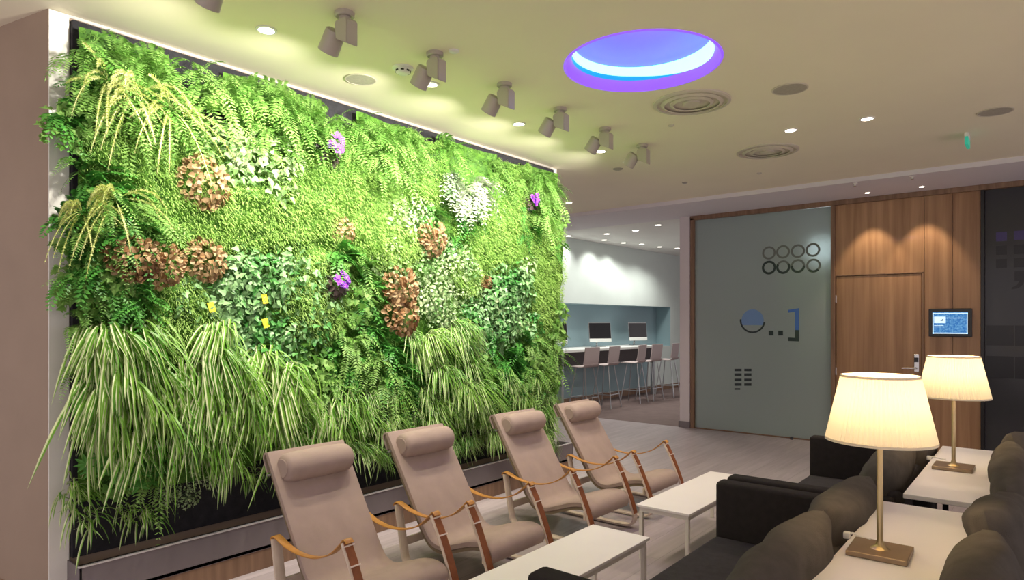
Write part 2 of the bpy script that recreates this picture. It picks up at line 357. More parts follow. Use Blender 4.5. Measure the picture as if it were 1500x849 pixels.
bm = NB(); box(bm, -7.6, 3.5, 7.83, 8.96, H-.05, H+.1); struct('ceiling_soffit', bm, M['soffit'])
bm = NB(); box(bm, -7.6, 3.5, 8.96, 16.3, H-.0, H+.1); struct('ceiling_far', bm, M['far_ceiling'])
# living wall block
bm = NB()
d = V((-.976, -.218)); L = 3.2
p = [(WX, 1.065), (WX, 5.47), (WX-.75, 5.47), (WX-.75, 1.6), (WX+d.x*L, 1.6), (WX+d.x*L, 1.065+d.y*L)]
lo = [bm.verts.new((x, y, 0)) for x, y in p]; hi = [bm.verts.new((x, y, H)) for x, y in p]
for i in range(len(p)): bm.faces.new((lo[i], lo[(i+1) % len(p)], hi[(i+1) % len(p)], hi[i]))
bm.faces.new(hi); bm.faces.new(lo[::-1])
struct('wall_left', bm, M['wall_brown'])
bm = NB(); box(bm, WX, WX+.012, 1.066, 1.155, 0, H-.002, .002); box(bm, WX, WX+.012, 5.38, 5.468, 0, H-.002, .002); struct('trim_1', bm, M['trim_white'])
bm = NB(); box(bm, WX, WX+.012, 1.155, 5.38, H-.016, H-.001); struct('trim_2', bm, M['planter_edge'])
bm = NB(); box(bm, WX, WX+.04, 1.16, 5.378, .30, H-.03, .004); struct('wall_left_felt', bm, M['felt'])
# baseboard on the brown return
bm = NB()
q = Matrix.Translation((WX, 1.065, 0)) @ Matrix.Rotation(math.atan2(d.y, d.x), 4, 'Z')
box(bm, .02, L, .0, .02, 0, .14, .003, M4=q); struct('baseboard_left', bm, M['wood_base'])
# planter trough
t = thing('planter_trough', 'long grey metal planter trough running along the foot of the living wall', 'planter', (-3.79, 3.3, 0))
bm = NB(); y0, y1 = 1.145-3.3, 5.50-3.3
box(bm, .09, .10, y0, y1, .12, .29, .002); box(bm, -.09, .10, y0, y0+.012, .12, .29, .002); box(bm, -.09, .10, y1-.012, y1, .12, .29, .002)
box(bm, -.09, .10, y0, y1, .12, .14)
obj('trough', bm, M['planter'], t)
bm = NB(); box(bm, -.088, .096, y0+.01, y1-.01, 0, .118); obj('plinth', bm, M['wood_frame'], t)
bm = NB(); box(bm, .085, .104, y0-.004, y1+.004, .288, .296, .002); obj('rim', bm, M['planter_edge'], t)
bm = NB()
box(bm, -.088, .088, y0+.013, y1-.013, .14, .245); obj('soil', bm, M['soil'], t)
# back wall: pier, wood, glass
BY = 8.9
bm = NB(); box(bm, -4.08, -3.93, BY-.06, BY+.20, 0, H-.05, .004); struct('wall_pier', bm, M['pier'])
bm = NB(); box(bm, -4.09, -3.925, BY-.07, BY-.061, 0, .09, .002); box(bm, -4.095, -4.081, BY-.07, BY+.2, 0, .09, .002); struct('baseboard_pier', bm, M['planter'])
bm = NB(); box(bm, -4.10, -4.082, BY-.0, BY+.9, 0, 1.72, .002); struct('trim_3', bm, M['wood_frame'])
bm = NB(); box(bm, -3.925, -3.87, BY-.05, BY+.05, 0, 3.0, .004); box(bm, -3.925, 3.4, BY-.05, BY+.05, 2.97, H-.05, .004); struct('trim_4', bm, M['wood_frame'])
# glazed partition with film marks, blue light painted on two of them
t = thing('glass_partition', 'frosted glass partition with cut-out rings and a bracket with blue light painted in', 'partition', (-3, BY, 0))
bm = NB(); box(bm, -.868, .93, -.006, .006, .012, 2.968, .002); g = obj('pane', bm, M['frosted'], t)
def bx(px, r=BY):   # along the back wall
    pass
def prism(bm, pts, y0, y1):
    a = [bm.verts.new((x, y0, z)) for x, z in pts]; b = [bm.verts.new((x, y1, z)) for x, z in pts]; k = len(pts)
    for i in range(k): bm.faces.new((a[i], a[(i+1) % k], b[(i+1) % k], b[i]))
    bm.faces.new(a); bm.faces.new(b[::-1])
def ringm(bm, cx, cz, r0, r1, y0, y1, a0=0, a1=2*PI, n=40):
    rows = []
    for i in range(n+1):
        a = a0+(a1-a0)*i/n; c, s = math.cos(a), math.sin(a)
        rows.append([bm.verts.new(q) for q in ((cx+r0*c, y0, cz+r0*s), (cx+r1*c, y0, cz+r1*s), (cx+r1*c, y1, cz+r1*s), (cx+r0*c, y1, cz+r0*s))])
    for a, b in zip(rows[:-1], rows[1:]):
        for j in range(4): bm.faces.new((a[j], a[(j+1) % 4], b[(j+1) % 4], b[j]))
    if a1-a0 < 2*PI-.01: bm.faces.new(rows[0]); bm.faces.new(rows[-1][::-1])
Y0, Y1 = -.0075, -.006
# coordinates (x relative to -3, z) measured on the partition
RING = GLASS['rings']
for i, (x, z) in enumerate(RING):
    low = i >= 4
    bm = NB()
    if i < 4: ringm(bm, x, z, .062, .088, Y0, Y1); obj('ring_mark', bm, M['frost_mid'], t)
    elif i == 4: ringm(bm, x, z, .062, .092, Y0, Y1); obj('ring_mark', bm, M['frost_dark'], t)
    else:
        c = (0, -.25, -.1, -.6)[i-4]; h = (0, 0, .35, -.9)
        a = (.5, .0, -.75)[i-5]
        ringm(bm, x, z, .060, .090, Y0, Y1, PI-a if a >= 0 else PI-a, 2*PI+a) ; obj('ring_mark', bm, M['frost_dark'], t)
        bm = NB(); ringm(bm, x, z, .062, .088, Y0, Y1, a, PI-a); obj('ring_mark', bm, M['frost_mid'], t)
for nm, pts in GLASS['dark'].items():
    for q in pts:
        bm = NB(); prism(bm, q, Y0, Y1); obj('block_mark', bm, M['frost_dark'], t)
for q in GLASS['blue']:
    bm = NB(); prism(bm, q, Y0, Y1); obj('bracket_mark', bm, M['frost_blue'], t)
cx, cz, r = GLASS['circle']
bm = NB(); pts = [(cx+r*math.cos(a)*.98, cz+r*math.sin(a)*.98) for a in [(-.45+(PI+.9)*i/30) for i in range(31)]]
prism(bm, pts, Y0, Y1); obj('disc_mark', bm, M['frost_pale'], t)
bm = NB(); ringm(bm, cx, cz, r*.98, r*1.13, Y0-.001, Y1, PI-.1, 2*PI-.15); obj('ring_mark', bm, M['frost_dark'], t)
bm = NB(); box(bm, -.868, .93, -.02, .02, 0, .012); obj('floor_rail', bm, M['wood_frame'], t)
# floor door stop
o = obj('door_stop', (lambda b: (lathe(b, [(0, 0), (.02, 0), (.02, .025), (.016, .035), (0, .037)], 16), b)[1])(NB()), M['black'], None, True, (-2.52, BY-.10, 0))
tag(o, 'tiny black door stop on the floor in front of the frosted glass', 'door stop')
# oak wall with door
bm = NB(); box(bm, -2.068, -2.02, BY-.05, BY+.05, 0, 2.97, .003); struct('trim_5', bm, M['wood_frame'])
bm = NB()
box(bm, -2.02, -1.075, BY-.02, BY+.05, 2.09, 2.97, .003); box(bm, -1.071, -.80, BY-.02, BY+.05, 0, 2.97, .003); box(bm, -.797, -.54, BY-.02, BY+.05, 0, 2.97, .003)
struct('wall_back_oak', bm, M['wood_panel'])
bm = NB(); box(bm, -2.02, -1.075, BY+.035, BY+.05, 0, 2.09); box(bm, -1.1, -1.075, BY-.024, BY-.0, 0, 2.095, .002); box(bm, -2.02, -1.075, BY-.024, BY-.0, 2.085, 2.098, .002); struct('trim_6', bm, M['wood_frame'])
dr = NB(); box(dr, -2.012, -1.103, BY-.012, BY+.03, .006, 2.08, .003); dr = struct('door_1', dr, M['wood_panel'])
bm = NB(); box(bm, -1.175, -1.125, BY-.035, BY-.012, .93, 1.14, .006, 3); lk = obj('lock_plate', bm, M['chrome'], dr)
bm = NB(); box(bm, -1.172, -1.128, BY-.041, BY-.035, 1.045, 1.10, .002); obj('card_reader', bm, M['black'], lk)
bm = NB(); tube(bm, smooth_path([(-1.15, BY-.035, .975), (-1.15, BY-.075, .975), (-1.165, BY-.088, .975), (-1.29, BY-.088, .972)], 6), .009); obj('lever', bm, M['chrome'], lk, True)
for z in (.9, 1.8):
    bm = NB(); cyl(bm, (-2.014, BY-.022, z-.045), (-2.014, BY-.022, z+.045), .008, n=12); obj('hinge', bm, M['chrome'], dr, True)
# wall tablet
t = thing('wall_display', 'small black-framed display with a lit blue screen on the oak wall right of the door', 'display', (-.822, BY-.02, 1.5))
bm = NB(); box(bm, -.205, .205, -.035, 0, -.155, .165, .008); obj('frame', bm, M['black'], t)
bm = NB(); box(bm, -.165, .165, -.037, -.034, -.12, .125, .001); s = obj('screen', bm, M['screen'], t)
bm = NB()
for q in ((-.165, .165, .108, .116), (-.165, .165, -.12, -.108), (-.165, -.157, -.12, .116), (.157, .165, -.12, .116), (-.15, -.04, .0, .075), (-.03, .12, .055, .06), (-.15, -.06, -.03, -.025), (-.15, -.08, -.045, -.04)):
    box(bm, q[0], q[1], -.0385, -.0371, q[2], q[3])
obj('screen_layout', bm, M['screen_white'], s)
bm = NB(); prism(bm, [(-.095, .03), (-.07, .025), (-.06, .055), (-.075, .04)], -.0395, -.0386); obj('screen_picture', bm, M['black'], s)
# smoked glass panel on the right
bm = NB(); box(bm, -.54, -.505, BY-.045, BY+.045, 0, 2.97, .003); struct('trim_7', bm, M['black'])
t = thing('dark_glass_partition', 'dark smoked glass partition at the right edge with rows of small squares and a comma', 'partition', (0, BY, 0))
bm = NB(); box(bm, -.503, 2.6, -.006, .006, .012, 2.968, .002); obj('pane', bm, M['smoked'], t)
for r_, z in enumerate((2.45, 2.30, 2.155)):
    for c_ in range(4):
        x = -.405+c_*.155
        bm = NB(); box(bm, x, x+.095, Y0, Y1, z-.055, z+.045); obj('square_mark', bm, M['purple_film'] if r_ == 0 else M['dark_glass2'], t)
bm = NB(); prism(bm, [(-.245, 2.06), (-.155, 2.06), (-.155, 1.96), (-.175, 1.91), (-.215, 1.875), (-.27, 1.865), (-.27, 1.885), (-.225, 1.91), (-.205, 1.95), (-.245, 1.95)], Y0, Y1); obj('comma_mark', bm, M['dark_glass2'], t)
for z0, z1 in ((1.255, 1.475), (.90, 1.14)):
    for x0, x1 in ((-.49, -.25), (-.24, .6)):
        bm = NB(); box(bm, x0, x1, Y0, Y1, z0, z1); obj('band_mark', bm, M['dark_glass2'], t)
# rooms behind the glass
bm = NB(); box(bm, -3.99, 3.4, 12, 12.1, 0, H); struct('wall_meeting_room', bm, M['pier'])
bm = NB(); box(bm, -4.0, -3.94, BY+.2, 12, 0, H-.06); struct('wall_meeting_side', bm, M['pier'])
bm = NB(); box(bm, -.52, -.45, BY+.06, 12, 0, H-.06); struct('wall_meeting_divider', bm, M['wall_brown'])
bm = NB(); box(bm, -7.6, -4.0, 15.6, 15.7, 0, H); struct('wall_far_end', bm, M['white_wall'])
# ------------------------------------------------------------------ far room
ang = math.atan2(.17, 4.24)
FW = Matrix.Translation((-6.82, 10, 0)) @ Matrix.Rotation(-ang, 4, 'Z')   # local +x out of wall, y along it
bm = NB()
box(bm, -.6, 0, -4.5, 5.6, 1.87, H, M4=FW)            # above the niche
box(bm, -.6, 0, -4.5, 5.6, 0, .98, M4=FW)             # below
box(bm, -.6, 0, 3.95, 5.6, .98, 1.87, M4=FW)          # right of niche
struct('wall_far_left', bm, M['white_wall'])
bm = NB(); box(bm, -.61, -.36, -4.5, 3.95, .98, 1.87, M4=FW); struct('wall_niche', bm, M['teal'])
bm = NB(); box(bm, -.36, -.004, 3.94, 3.951, .98, 1.87, M4=FW); box(bm, -.36, -.004, -4.5, 3.94, 1.862, 1.871, M4=FW); struct('trim_8', bm, M['teal'])
bm = NB(); box(bm, 0, .004, -4.5, 2.9, .12, .97, M4=FW); struct('trim_9', bm, M['teal'])
bm = NB(); box(bm, 0, .025, -4.5, 5.6, 0, .11, .003, M4=FW); struct('baseboard_far', bm, M['wood_frame'])
t = thing('workstation_counter', 'long white wall counter carrying three screens in the far blue-green room', 'counter')
t.matrix_world = FW
bm = NB(); box(bm, -.35, .42, -4.0, 2.75, .985, 1.03, .004); obj('worktop', bm, M['counter'], t)
bm = NB(); box(bm, .30, .33, -3.9, 2.65, .74, .985); obj('apron', bm, M['console_side'], t)
for y in (-3.9, -.6, 2.6):
    bm = NB(); box(bm, .26, .33, y-.03, y+.03, 0, .985); obj('leg', bm, M['steel'], t)
def monitor():
    t = thing('desktop_computer', 'x', 'computer', (0, 0, 0), 0, 'desktop computers on the far counter')
    T = Matrix.Translation((0, 0, .27)) @ Matrix.Rotation(math.radians(-6), 4, 'Y')
    bm = NB(); box(bm, -.012, .012, -.26, .26, -.17, .21, .006, M4=T); obj('casing', bm, M['chrome'], t)
    bm = NB(); box(bm, .0125, .0145, -.25, .25, -.10, .20, .001, M4=T); obj('screen', bm, M['black'], t)
    bm = NB(); box(bm, .0125, .0142, -.255, .255, -.165, -.105, .001, M4=T); obj('chin', bm, M['counter'], t)
    bm = NB(); tube(bm, smooth_path([(-.015, 0, .15), (-.10, 0, .1), (-.12, 0, .012)], 5), .02, 8); box(bm, -.16, .06, -.1, .1, 0, .012, .005); obj('foot', bm, M['chrome'], t)
    return t
mon = monitor()
for i, (y, lab) in enumerate(((-.42, 'desktop computer with black screen on the far counter, closest to the living wall'), (1.02, 'desktop computer with black screen on the far counter, middle of the three'), (2.45, 'desktop computer with black screen on the far counter, nearest the right end of the niche'))):
    o = mon if i == 0 else dup(mon)
    o.matrix_world = FW @ Matrix.Translation((.02, y, 1.03)) @ Matrix.Rotation(math.radians((-20, -22, -16)[i]), 4, 'Z'); o['label'] = lab
def stool():
    t = thing('bar_stool', 'x', 'stool', (0, 0, 0), 0, 'bar stools at the far counter')
    # seat faces -x ; backrest at +x
    prof = sp2([(-.19, .735), (-.12, .742), (.06, .735), (.14, .75), (.185, .82), (.205, .93), (.225, 1.09)], 5)
    bm = NB(); ribbon(bm, prof, -.20, .20, .014, bev=.004)
    for v in bm.verts:   # narrow and dish
        if v.co.z > .8: v.co.x += -1.3*abs(v.co.y)**2*.9
        v.co.z += .35*v.co.y**2 if v.co.z < .8 else 0
    obj('seat_shell', bm, M['stool'], t, True)
    for sx, sy in ((-1, -1), (-1, 1), (1, -1), (1, 1)):
        bm = NB(); tube(bm, [(sx*.10, sy*.11, .735), (sx*.20, sy*.20, 0)], .010, 8); obj('leg', bm, M['steel'], t, True)
    bm = NB(); z = .24; k = .17
    for a, b in (((-k, -k), (k, -k)), ((k, -k), (k, k)), ((k, k), (-k, k)), ((-k, k), (-k, -k))):
        tube(bm, [(a[0], a[1], z), (b[0], b[1], z)], .007, 8)
    obj('footrest', bm, M['steel'], t, True)
    return t
st = stool()
SL = ['first bar stool from the living wall at the far counter', 'second bar stool from the living wall at the far counter', 'middle one of five bar stools at the far counter', 'fourth bar stool from the living wall at the far counter', 'rightmost bar stool at the far counter, nearest its open end']
for i, y in enumerate((9.42, 10.08, 11.05, 11.62, 12.35)):
    o = st if i == 0 else dup(st)
    o.location = (-6.08+.03*i, y, 0); o.rotation_euler = (0, 0, (-.1, .05, .12, -.05, .1)[i]); o['label'] = 'grey-pink '+SL[i]

# ------------------------------------------------------------------ lounge chairs
def lounge_chair():
    t = thing('lounge_chair', 'x', 'chair', (0, 0, 0), 0, 'high-backed sling lounge chairs along the living wall')
    side = sp2([(-.29, .385), (-.265, .26), (-.235, .12), (-.215, .055), (-.17, .018), (-.08, .008), (.2, .006), (.38, .008), (.455, .02), (.487, .07), (.478, .14), (.43, .27), (.37, .40), (.315, .495)], 6)
    for s in (-1, 1):
        bm = NB(); ribbon(bm, side, s*.28-.027, s*.28+.027, .016, 0, .003); f = obj('side_frame', bm, M['ply'], t, True)
        # leather facing on the outer side of the front post, two pale clips
        fr = [q for q in side if q[0] > .30 and q[1] > .10]
        bm = NB(); ribbon(bm, fr, s*.28-.021, s*.28+.021, -.006, 0, .0); obj('post_leather', bm, M['leather_dark'], f, True)
        for k in (.06, .30):
            i = len(fr)-1-int(k*len(fr)); a, b = fr[i-1], fr[i]
            a = (b[0]+(a[0]-b[0])*.35, b[1]+(a[1]-b[1])*.35)
            bm = NB(); ribbon(bm, [a, b], s*.28-.028, s*.28+.028, -.011); obj('clip', bm, M['clip'], f)
        strap = sp2([(-.30, .375), (-.285, .395), (-.25, .39), (-.17, .365), (-.05, .352), (.08, .365), (.2, .41), (.285, .475), (.315, .503), (.335, .49)], 6)
        bm = NB(); ribbon(bm, strap, s*.28-.023, s*.28+.023, .007, 0, .002)
        for v in bm.verts:   # the middle of the strap twists inwards slightly and narrows
            w = 1-min(1, abs(v.co.x-.03)/.33); v.co.y = s*.28+(v.co.y-s*.28)*(1-.35*w)
        obj('arm_strap', bm, M['leather'], t, True)
    bm = NB(); box(bm, .385, .402, -.255, .255, .165, .222, .003); obj('front_rail', bm, M['ply'], t)
    bm = NB(); box(bm, -.262, -.246, -.255, .255, .13, .18, .003); obj('rear_rail', bm, M['ply'], t)
    # bent back and seat frame beneath the canvas
    prof = [(-.452, .790), (-.30, .548), (-.17, .340), (-.10, .232), (-.035, .172), (.06, .158), (.18, .196), (.30, .235), (.388, .242), (.418, .218), (.412, .185)]
    pp = sp2(prof, 6)
    for s in (-1, 1):
        bm = NB(); ribbon(bm, pp, s*.225-.012, s*.225+.012, -.018); fr = obj('seat_rail', bm, M['canvas_under'], t, True)
    bm = NB(); ribbon(bm, pp, -.245, .245, .038, 0, .012)
    obj('sling', bm, M['canvas'], t, True)
    bm = NB()   # fold over the top of the back
    top = [(-.452+.0, .785), (-.470, .775), (-.455, .735), (-.43, .70)]
    ribbon(bm, sp2([(-.412, .765), (-.430, .790), (-.452, .793), (-.466, .775), (-.452, .742), (-.43, .70)], 5), -.243, .243, -.008, 0, .003); obj('top_fold', bm, M['canvas'], t, True)
    bm = NB()   # bolster
    P = V((-.335, 0, .728))
    lathe(bm, [(0, -.213), (.038, -.212), (.062, -.206), (.075, -.19), (.080, -.14), (.082, 0), (.080, .14), (.075, .19), (.062, .206), (.038, .212), (0, .213)], 32, M4=Matrix.Translation(P) @ Matrix.Rotation(PI/2, 4, 'X'))
    hp = obj('headrest_bolster', bm, M['canvas'], t, True)
    for y in (-.212, .212):
        bm = NB(); lathe(bm, [(0, -.003), (.048, -.003), (.05, 0), (.048, .003), (0, .003)], 24, M4=Matrix.Translation((P.x, y, P.z)) @ Matrix.Rotation(PI/2, 4, 'X')); obj('end_seam', bm, M['canvas'], hp, True)
    bm = NB(); tube(bm, [(-.40, -.262, .69), (-.40, .262, .69)], .006, 8); obj('head_rod', bm, M['steel'], t, True)
    return t
ch = lounge_chair()
CL = ['taupe canvas lounge chair with brown leather arm straps, nearest the camera at lower left', 'taupe canvas lounge chair with leather arm straps, second from the camera', 'taupe canvas lounge chair with leather arm straps, third from the camera', 'taupe canvas lounge chair with leather arm straps, farthest of the four beside the open floor']
for i, y in enumerate((2.125, 2.95, 3.985, 4.82)):
    o = ch if i == 0 else dup(ch)
    o.location = (-2.80, y, 0); o['label'] = CL[i]; o.rotation_euler = (0, 0, (0, .0, -.01, .0)[i])

# ------------------------------------------------------------------ coffee tables
def coffee_table():
    t = thing('coffee_table', 'x', 'table', (0, 0, 0), 0, 'low white coffee tables')
    bm = NB(); box(bm, -.18, .18, -.595, .595, .334, .35, .003); obj('tabletop', bm, M['table_white'], t)
    bm = NB()
    for a in ((-.165, .165, -.58, -.56), (-.165, .165, .56, .58)): box(bm, *a, .305, .334)
    for a in ((-.165, -.145), (.145, .165)): box(bm, *a, -.56, .56, .305, .334)
    obj('under_frame', bm, M['table_leg'], t)
    for sx in (-1, 1):
        for sy in (-1, 1):
            bm = NB(); box(bm, sx*.155-.012, sx*.155+.012, sy*.57-.012, sy*.57+.012, 0, .306, .002); obj('leg', bm, M['table_leg'], t)
    return t
ct = coffee_table(); ct.location = (-1.82, 2.59, 0); ct['label'] = 'low white rectangular coffee table nearest the camera, in front of the first two chairs'
o = dup(ct); o.location = (-1.83, 4.31, 0); o['label'] = 'low white rectangular coffee table farther away, beside the arm of the middle sofa'

# ------------------------------------------------------------------ sofas
def pillow(bm, w, h, th, seed=0, n=26, crump=.012, M4=None):
    """soft cushion: w along y, h along z, thickness th along x"""
    t = bmesh.new(); front = {}; rn = random.Random(seed); off = V((rn.random()*9, rn.random()*9, rn.random()*9))
    for sgn in (1, -1):
        for i in range(n+1):
            for j in range(n+1):
                u = -1+2*i/n; v = -1+2*j/n
                if sgn < 0 and (i in (0, n) or j in (0, n)): front[(sgn, i, j)] = front[(1, i, j)]; continue
                p = ((1-abs(u)**3.2)*(1-abs(v)**3.2))**.42
                # rounded corners, edges pulled in
                yy = u*w/2*(1-.05*(1-abs(v)**2)*0-.04*v*v*u*u*1.6); zz = v*h/2*(1-.06*u*u*v*v*1.6-.05*(1-abs(u))**2*0)
                x = sgn*th/2*p
                q = V((x, yy, zz))
                q += V((1, .3, .3))*crump*noise.noise(q*7+off)*(1 if p > .05 else .3)
                q += V((1, .2, .2))*crump*.55*noise.noise(V((q.x*6, q.y*9+q.z*14, q.z*6))+off*2)*p
                front[(sgn, i, j)] = t.verts.new(q)
        for i in range(n):
            for j in range(n):
                f = [front[(sgn, i, j)], front[(sgn, i+1, j)], front[(sgn, i+1, j+1)], front[(sgn, i, j+1)]]
                t.faces.new(f if sgn > 0 else f[::-1])
    if M4: bmesh.ops.transform(t, matrix=M4, verts=t.verts)
    merge(bm, t)
def sofa():
    """faces -x; 1.73 long in y"""
    t = thing('sofa', 'x', 'sofa')
    bm = NB(); box(bm, -.36, .39, -.865, .865, .11, .24, .015); obj('base', bm, M['sofa_arm'], t)
    bm = NB(); box(bm, -.40, .20, -.757, .757, .24, .385, .028, 3)
    for v in bm.verts:
        if v.co.z > .3: v.co.z += .012*(1-(v.co.y/.76)**4)
    obj('seat', bm, M['sofa'], t, True)
    bm = NB(); box(bm, .21, .39, -.757, .757, .24, .68, .025, 3); obj('back', bm, M['sofa'], t, True)
    for s in (-1, 1):
        bm = NB(); box(bm, -.40, .39, s*.812-.052, s*.812+.052, .11, .665, .02, 3); obj('arm', bm, M['sofa_arm'], t, True)
    for sx in (-.33, .33):
        for sy in (-.78, .78):
            bm = NB(); cyl(bm, (sx, sy, 0), (sx, sy, .11), .018, .022, 12); obj('foot', bm, M['steel'], t, True)
    return t
sf = sofa(); sf['group'] = 'charcoal sofas back to back along the consoles'
SO = [(-.945, 2.585, 0, 'charcoal sofa facing the coffee tables, beside the near lamp console'),
      (-.945, 4.365, 0, 'charcoal sofa farther back on the left, beside the far lamp console'),
      (.25, 2.585, PI, 'charcoal sofa at the lower right corner with its back to the near lamp'),
      (.25, 4.365, PI, 'charcoal sofa at the right edge with its back to the far lamp')]
for i, (x, y, r, lab) in enumerate(SO):
    o = sf if i == 0 else dup(sf)
    o.location = (x, y, 0); o.rotation_euler = (0, 0, r); o['label'] = lab
# loose back cushions
CU = [(-.66, 2.14, 1, 'plump grey-brown cushion at the bottom edge, left of the near lamp base', .80, .42),
      (-.66, 2.97, 1, 'long grey cushion just behind the near lamp pole on the left sofa', .82, .40),
      (-.66, 3.96, 1, 'grey cushion under the right edge of the near lampshade, on the farther left sofa', .78, .44),
      (-.64, 4.76, 1, 'dark cushion farthest back on the left, beside the far lamp', .72, .44),
      (-.10, 2.13, -1, 'rounded olive-grey cushion at the bottom right beside the near lamp base', .80, .44),
      (-.09, 2.97, -1, 'large crumpled charcoal cushion leaning over the near console', .84, .46),
      (-.09, 3.93, -1, 'crumpled grey cushion leaning over the far console in front of the far lamp', .80, .44),
      (-.07, 4.76, -1, 'dark pointed cushion at the right edge beyond the far lamp', .72, .46)]
for i, (x, y, s, lab, w, h) in enumerate(CU):
    bm = NB()
    T = Matrix.Rotation(math.radians(s*14), 4, 'Y') @ Matrix.Rotation(math.radians((2, -2, 4, -5, 3, -7, 8, -10)[i]), 4, 'X')
    pillow(bm, w, h, .20, i, n=40, crump=.014 if s > 0 else .028, M4=T)
    o = obj('cushion', bm, M['cushion'], None, True, (x, y, .635 if s > 0 else .645))
    tag(o, lab, 'cushion', 'loose back cushions on the sofas')

# ------------------------------------------------------------------ consoles and lamps
def console():
    t = thing('console_table', 'x', 'table', (0, 0, 0), 0, 'white console tables between the sofas')
    bm = NB(); box(bm, -.20, .20, -.75, .75, .697, .72, .003); obj('tabletop', bm, M['table_white'], t)
    bm = NB(); box(bm, -.17, .17, -.70, .70, .10, .12, .002); obj('shelf', bm, M['console_side'], t)
    for sx in (-1, 1):
        for sy in (-1, 1):
            bm = NB(); box(bm, sx*.18-.015, sx*.18+.015, sy*.72-.015, sy*.72+.015, 0, .697, .002); obj('leg', bm, M['console_side'], t)
    return t
cs = console(); cs.location = (-.347, 2.50, 0); cs['label'] = 'white-topped console table between the sofas holding the near lamp'
o = dup(cs); o.location = (-.30, 4.20, 0); o['label'] = 'white-topped console table between the sofas holding the far lamp'
def lamp():
    t = thing('table_lamp', 'x', 'lamp', (0, 0, 0), 0, 'pleated shade table lamps')
    bm = NB(); box(bm, -.09, .09, -.09, .09, 0, .018, .003); obj('base', bm, M['bronze'], t)
    bm = NB(); lathe(bm, [(.0, .018), (.03, .018), (.024, .022), (.014, .03), (.0095, .045), (.0095, .42), (0, .42)], 24); obj('pole', bm, M['brass'], t, True)
    bm = NB(); n = 136; z0, z1 = .385, .60; r0, r1 = .166, .118; N = 10; rows = []
    for k in range(N+1):
        f = k/N; rows.append([bm.verts.new(((r0+(r1-r0)*f+(.0028 if i % 2 else -.0028))*math.cos(2*PI*i/n), (r0+(r1-r0)*f+(.0028 if i % 2 else -.0028))*math.sin(2*PI*i/n), z0+(z1-z0)*f)) for i in range(n)])
    for a, b in zip(rows[:-1], rows[1:]):
        for i in range(n): bm.faces.new((a[i], a[(i+1) % n], b[(i+1) % n], b[i]))
    s = obj('lamp_shade', bm, M['shade'], t)
    for r, z in ((r0, z0), (r1, z1)):
        bm = NB(); lathe(bm, [(r-.003, z-.004), (r+.003, z-.004), (r+.003, z+.004), (r-.003, z+.004)], 64, close=True); obj('shade_rim', bm, M['shade'], s, True)
    bm = NB(); lathe(bm, [(0, .42), (.016, .425), (.03, .46), (.032, .49), (.02, .52), (0, .525)], 20); obj('bulb', bm, BULB, t, True)
    return t
BULB = emit('lamp_bulb', (1, .80, .52), 12)
lp = lamp(); lp.location = (-.430, 2.50, .72); lp.rotation_euler[2] = .03; lp['label'] = 'near brass table lamp with a large lit cream pleated shade'
o = dup(lp); o.location = (-.375, 4.21, .72); o.rotation_euler[2] = -.0; o['label'] = 'far brass table lamp with a lit cream pleated shade, in front of the oak wall'
for i, (x, y) in enumerate(((-.552, 2.60), (-.505, 4.38))):
    bm = NB(); tube(bm, smooth_path([(0, 0, .0), (.02, -.005, .012), (.05, -.01, .006), (.08, -.02, .006)], 5), .004, 8); box(bm, -.012, .010, -.012, .012, -.012, .012, .004)
    o = obj('cable_clip', bm, M['trim_white'], None, True, (x+.0, y, .732)); tag(o, ('small white cable clip on the console edge beside the near lamp base', 'small white cable clip on the console edge beside the far lamp base')[i], 'cable clip', 'white cable clips')

# ------------------------------------------------------------------ ceiling things
def spot():
    t = thing('ceiling_spotlight', 'x', 'spotlight', (0, 0, 0), 0, 'row of ceiling spotlights aimed at the living wall')
    bm = NB(); lathe(bm, [(0, 0), (.05, 0), (.05, -.018), (.044, -.024), (.03, -.024), (.03, -.045), (0, -.045)], 28); obj('ceiling_mount', bm, M['spot'], t, True)
    # driver housing: tapered box with a slanted foot, in the xz plane
    bm = NB()
    a = [(-.03, -.042), (.045, -.042), (.062, -.058), (.062, -.180), (-.03, -.135), (-.04, -.06)]
    A = [bm.verts.new((x, -.035, z)) for x, z in a]; B_ = [bm.verts.new((x, .035, z)) for x, z in a]; k = len(a)
    for i in range(k): bm.faces.new((A[i], A[(i+1) % k], B_[(i+1) % k], B_[i]))
    bm.faces.new(A); bm.faces.new(B_[::-1])
    bmesh.ops.bevel(bm, geom=bm.edges[:], offset=.004, segments=2, affect='EDGES'); obj('housing', bm, M['spot'], t)
    dr = V((-.62, 0, -.78)).normalized(); p = V((-.070, 0, -.070))
    bm = NB(); lathe(bm, [(0, 0), (.040, 0), (.050, .006), (.052, .015), (.054, .118), (.051, .120), (.046, .095), (0, .094)], 32, M4=aim(p, dr)); hd = obj('lamp_head', bm, M['spot'], t, True)
    bm = NB(); lathe(bm, [(0, .0945), (.044, .0945), (.044, .0985), (0, .0995)], 28, M4=aim(p, dr)); obj('lens', bm, LENS, hd, True)
    bm = NB(); cyl(bm, (-.080, 0, -.105), (-.03, 0, -.105), .014, n=14); obj('joint', bm, M['spot_dark'], t, True)
    return t, p, dr
LENS = emit('spot_lens', (1, .95, .85), 12)
s0, sp_, sd_ = spot()
SPN = ['cut by the top edge', 'second from the left', 'third from the left beside the smoke detector', 'middle of the row of seven', 'third from the far end, violet lit', 'second from the far end', 'the farthest one']
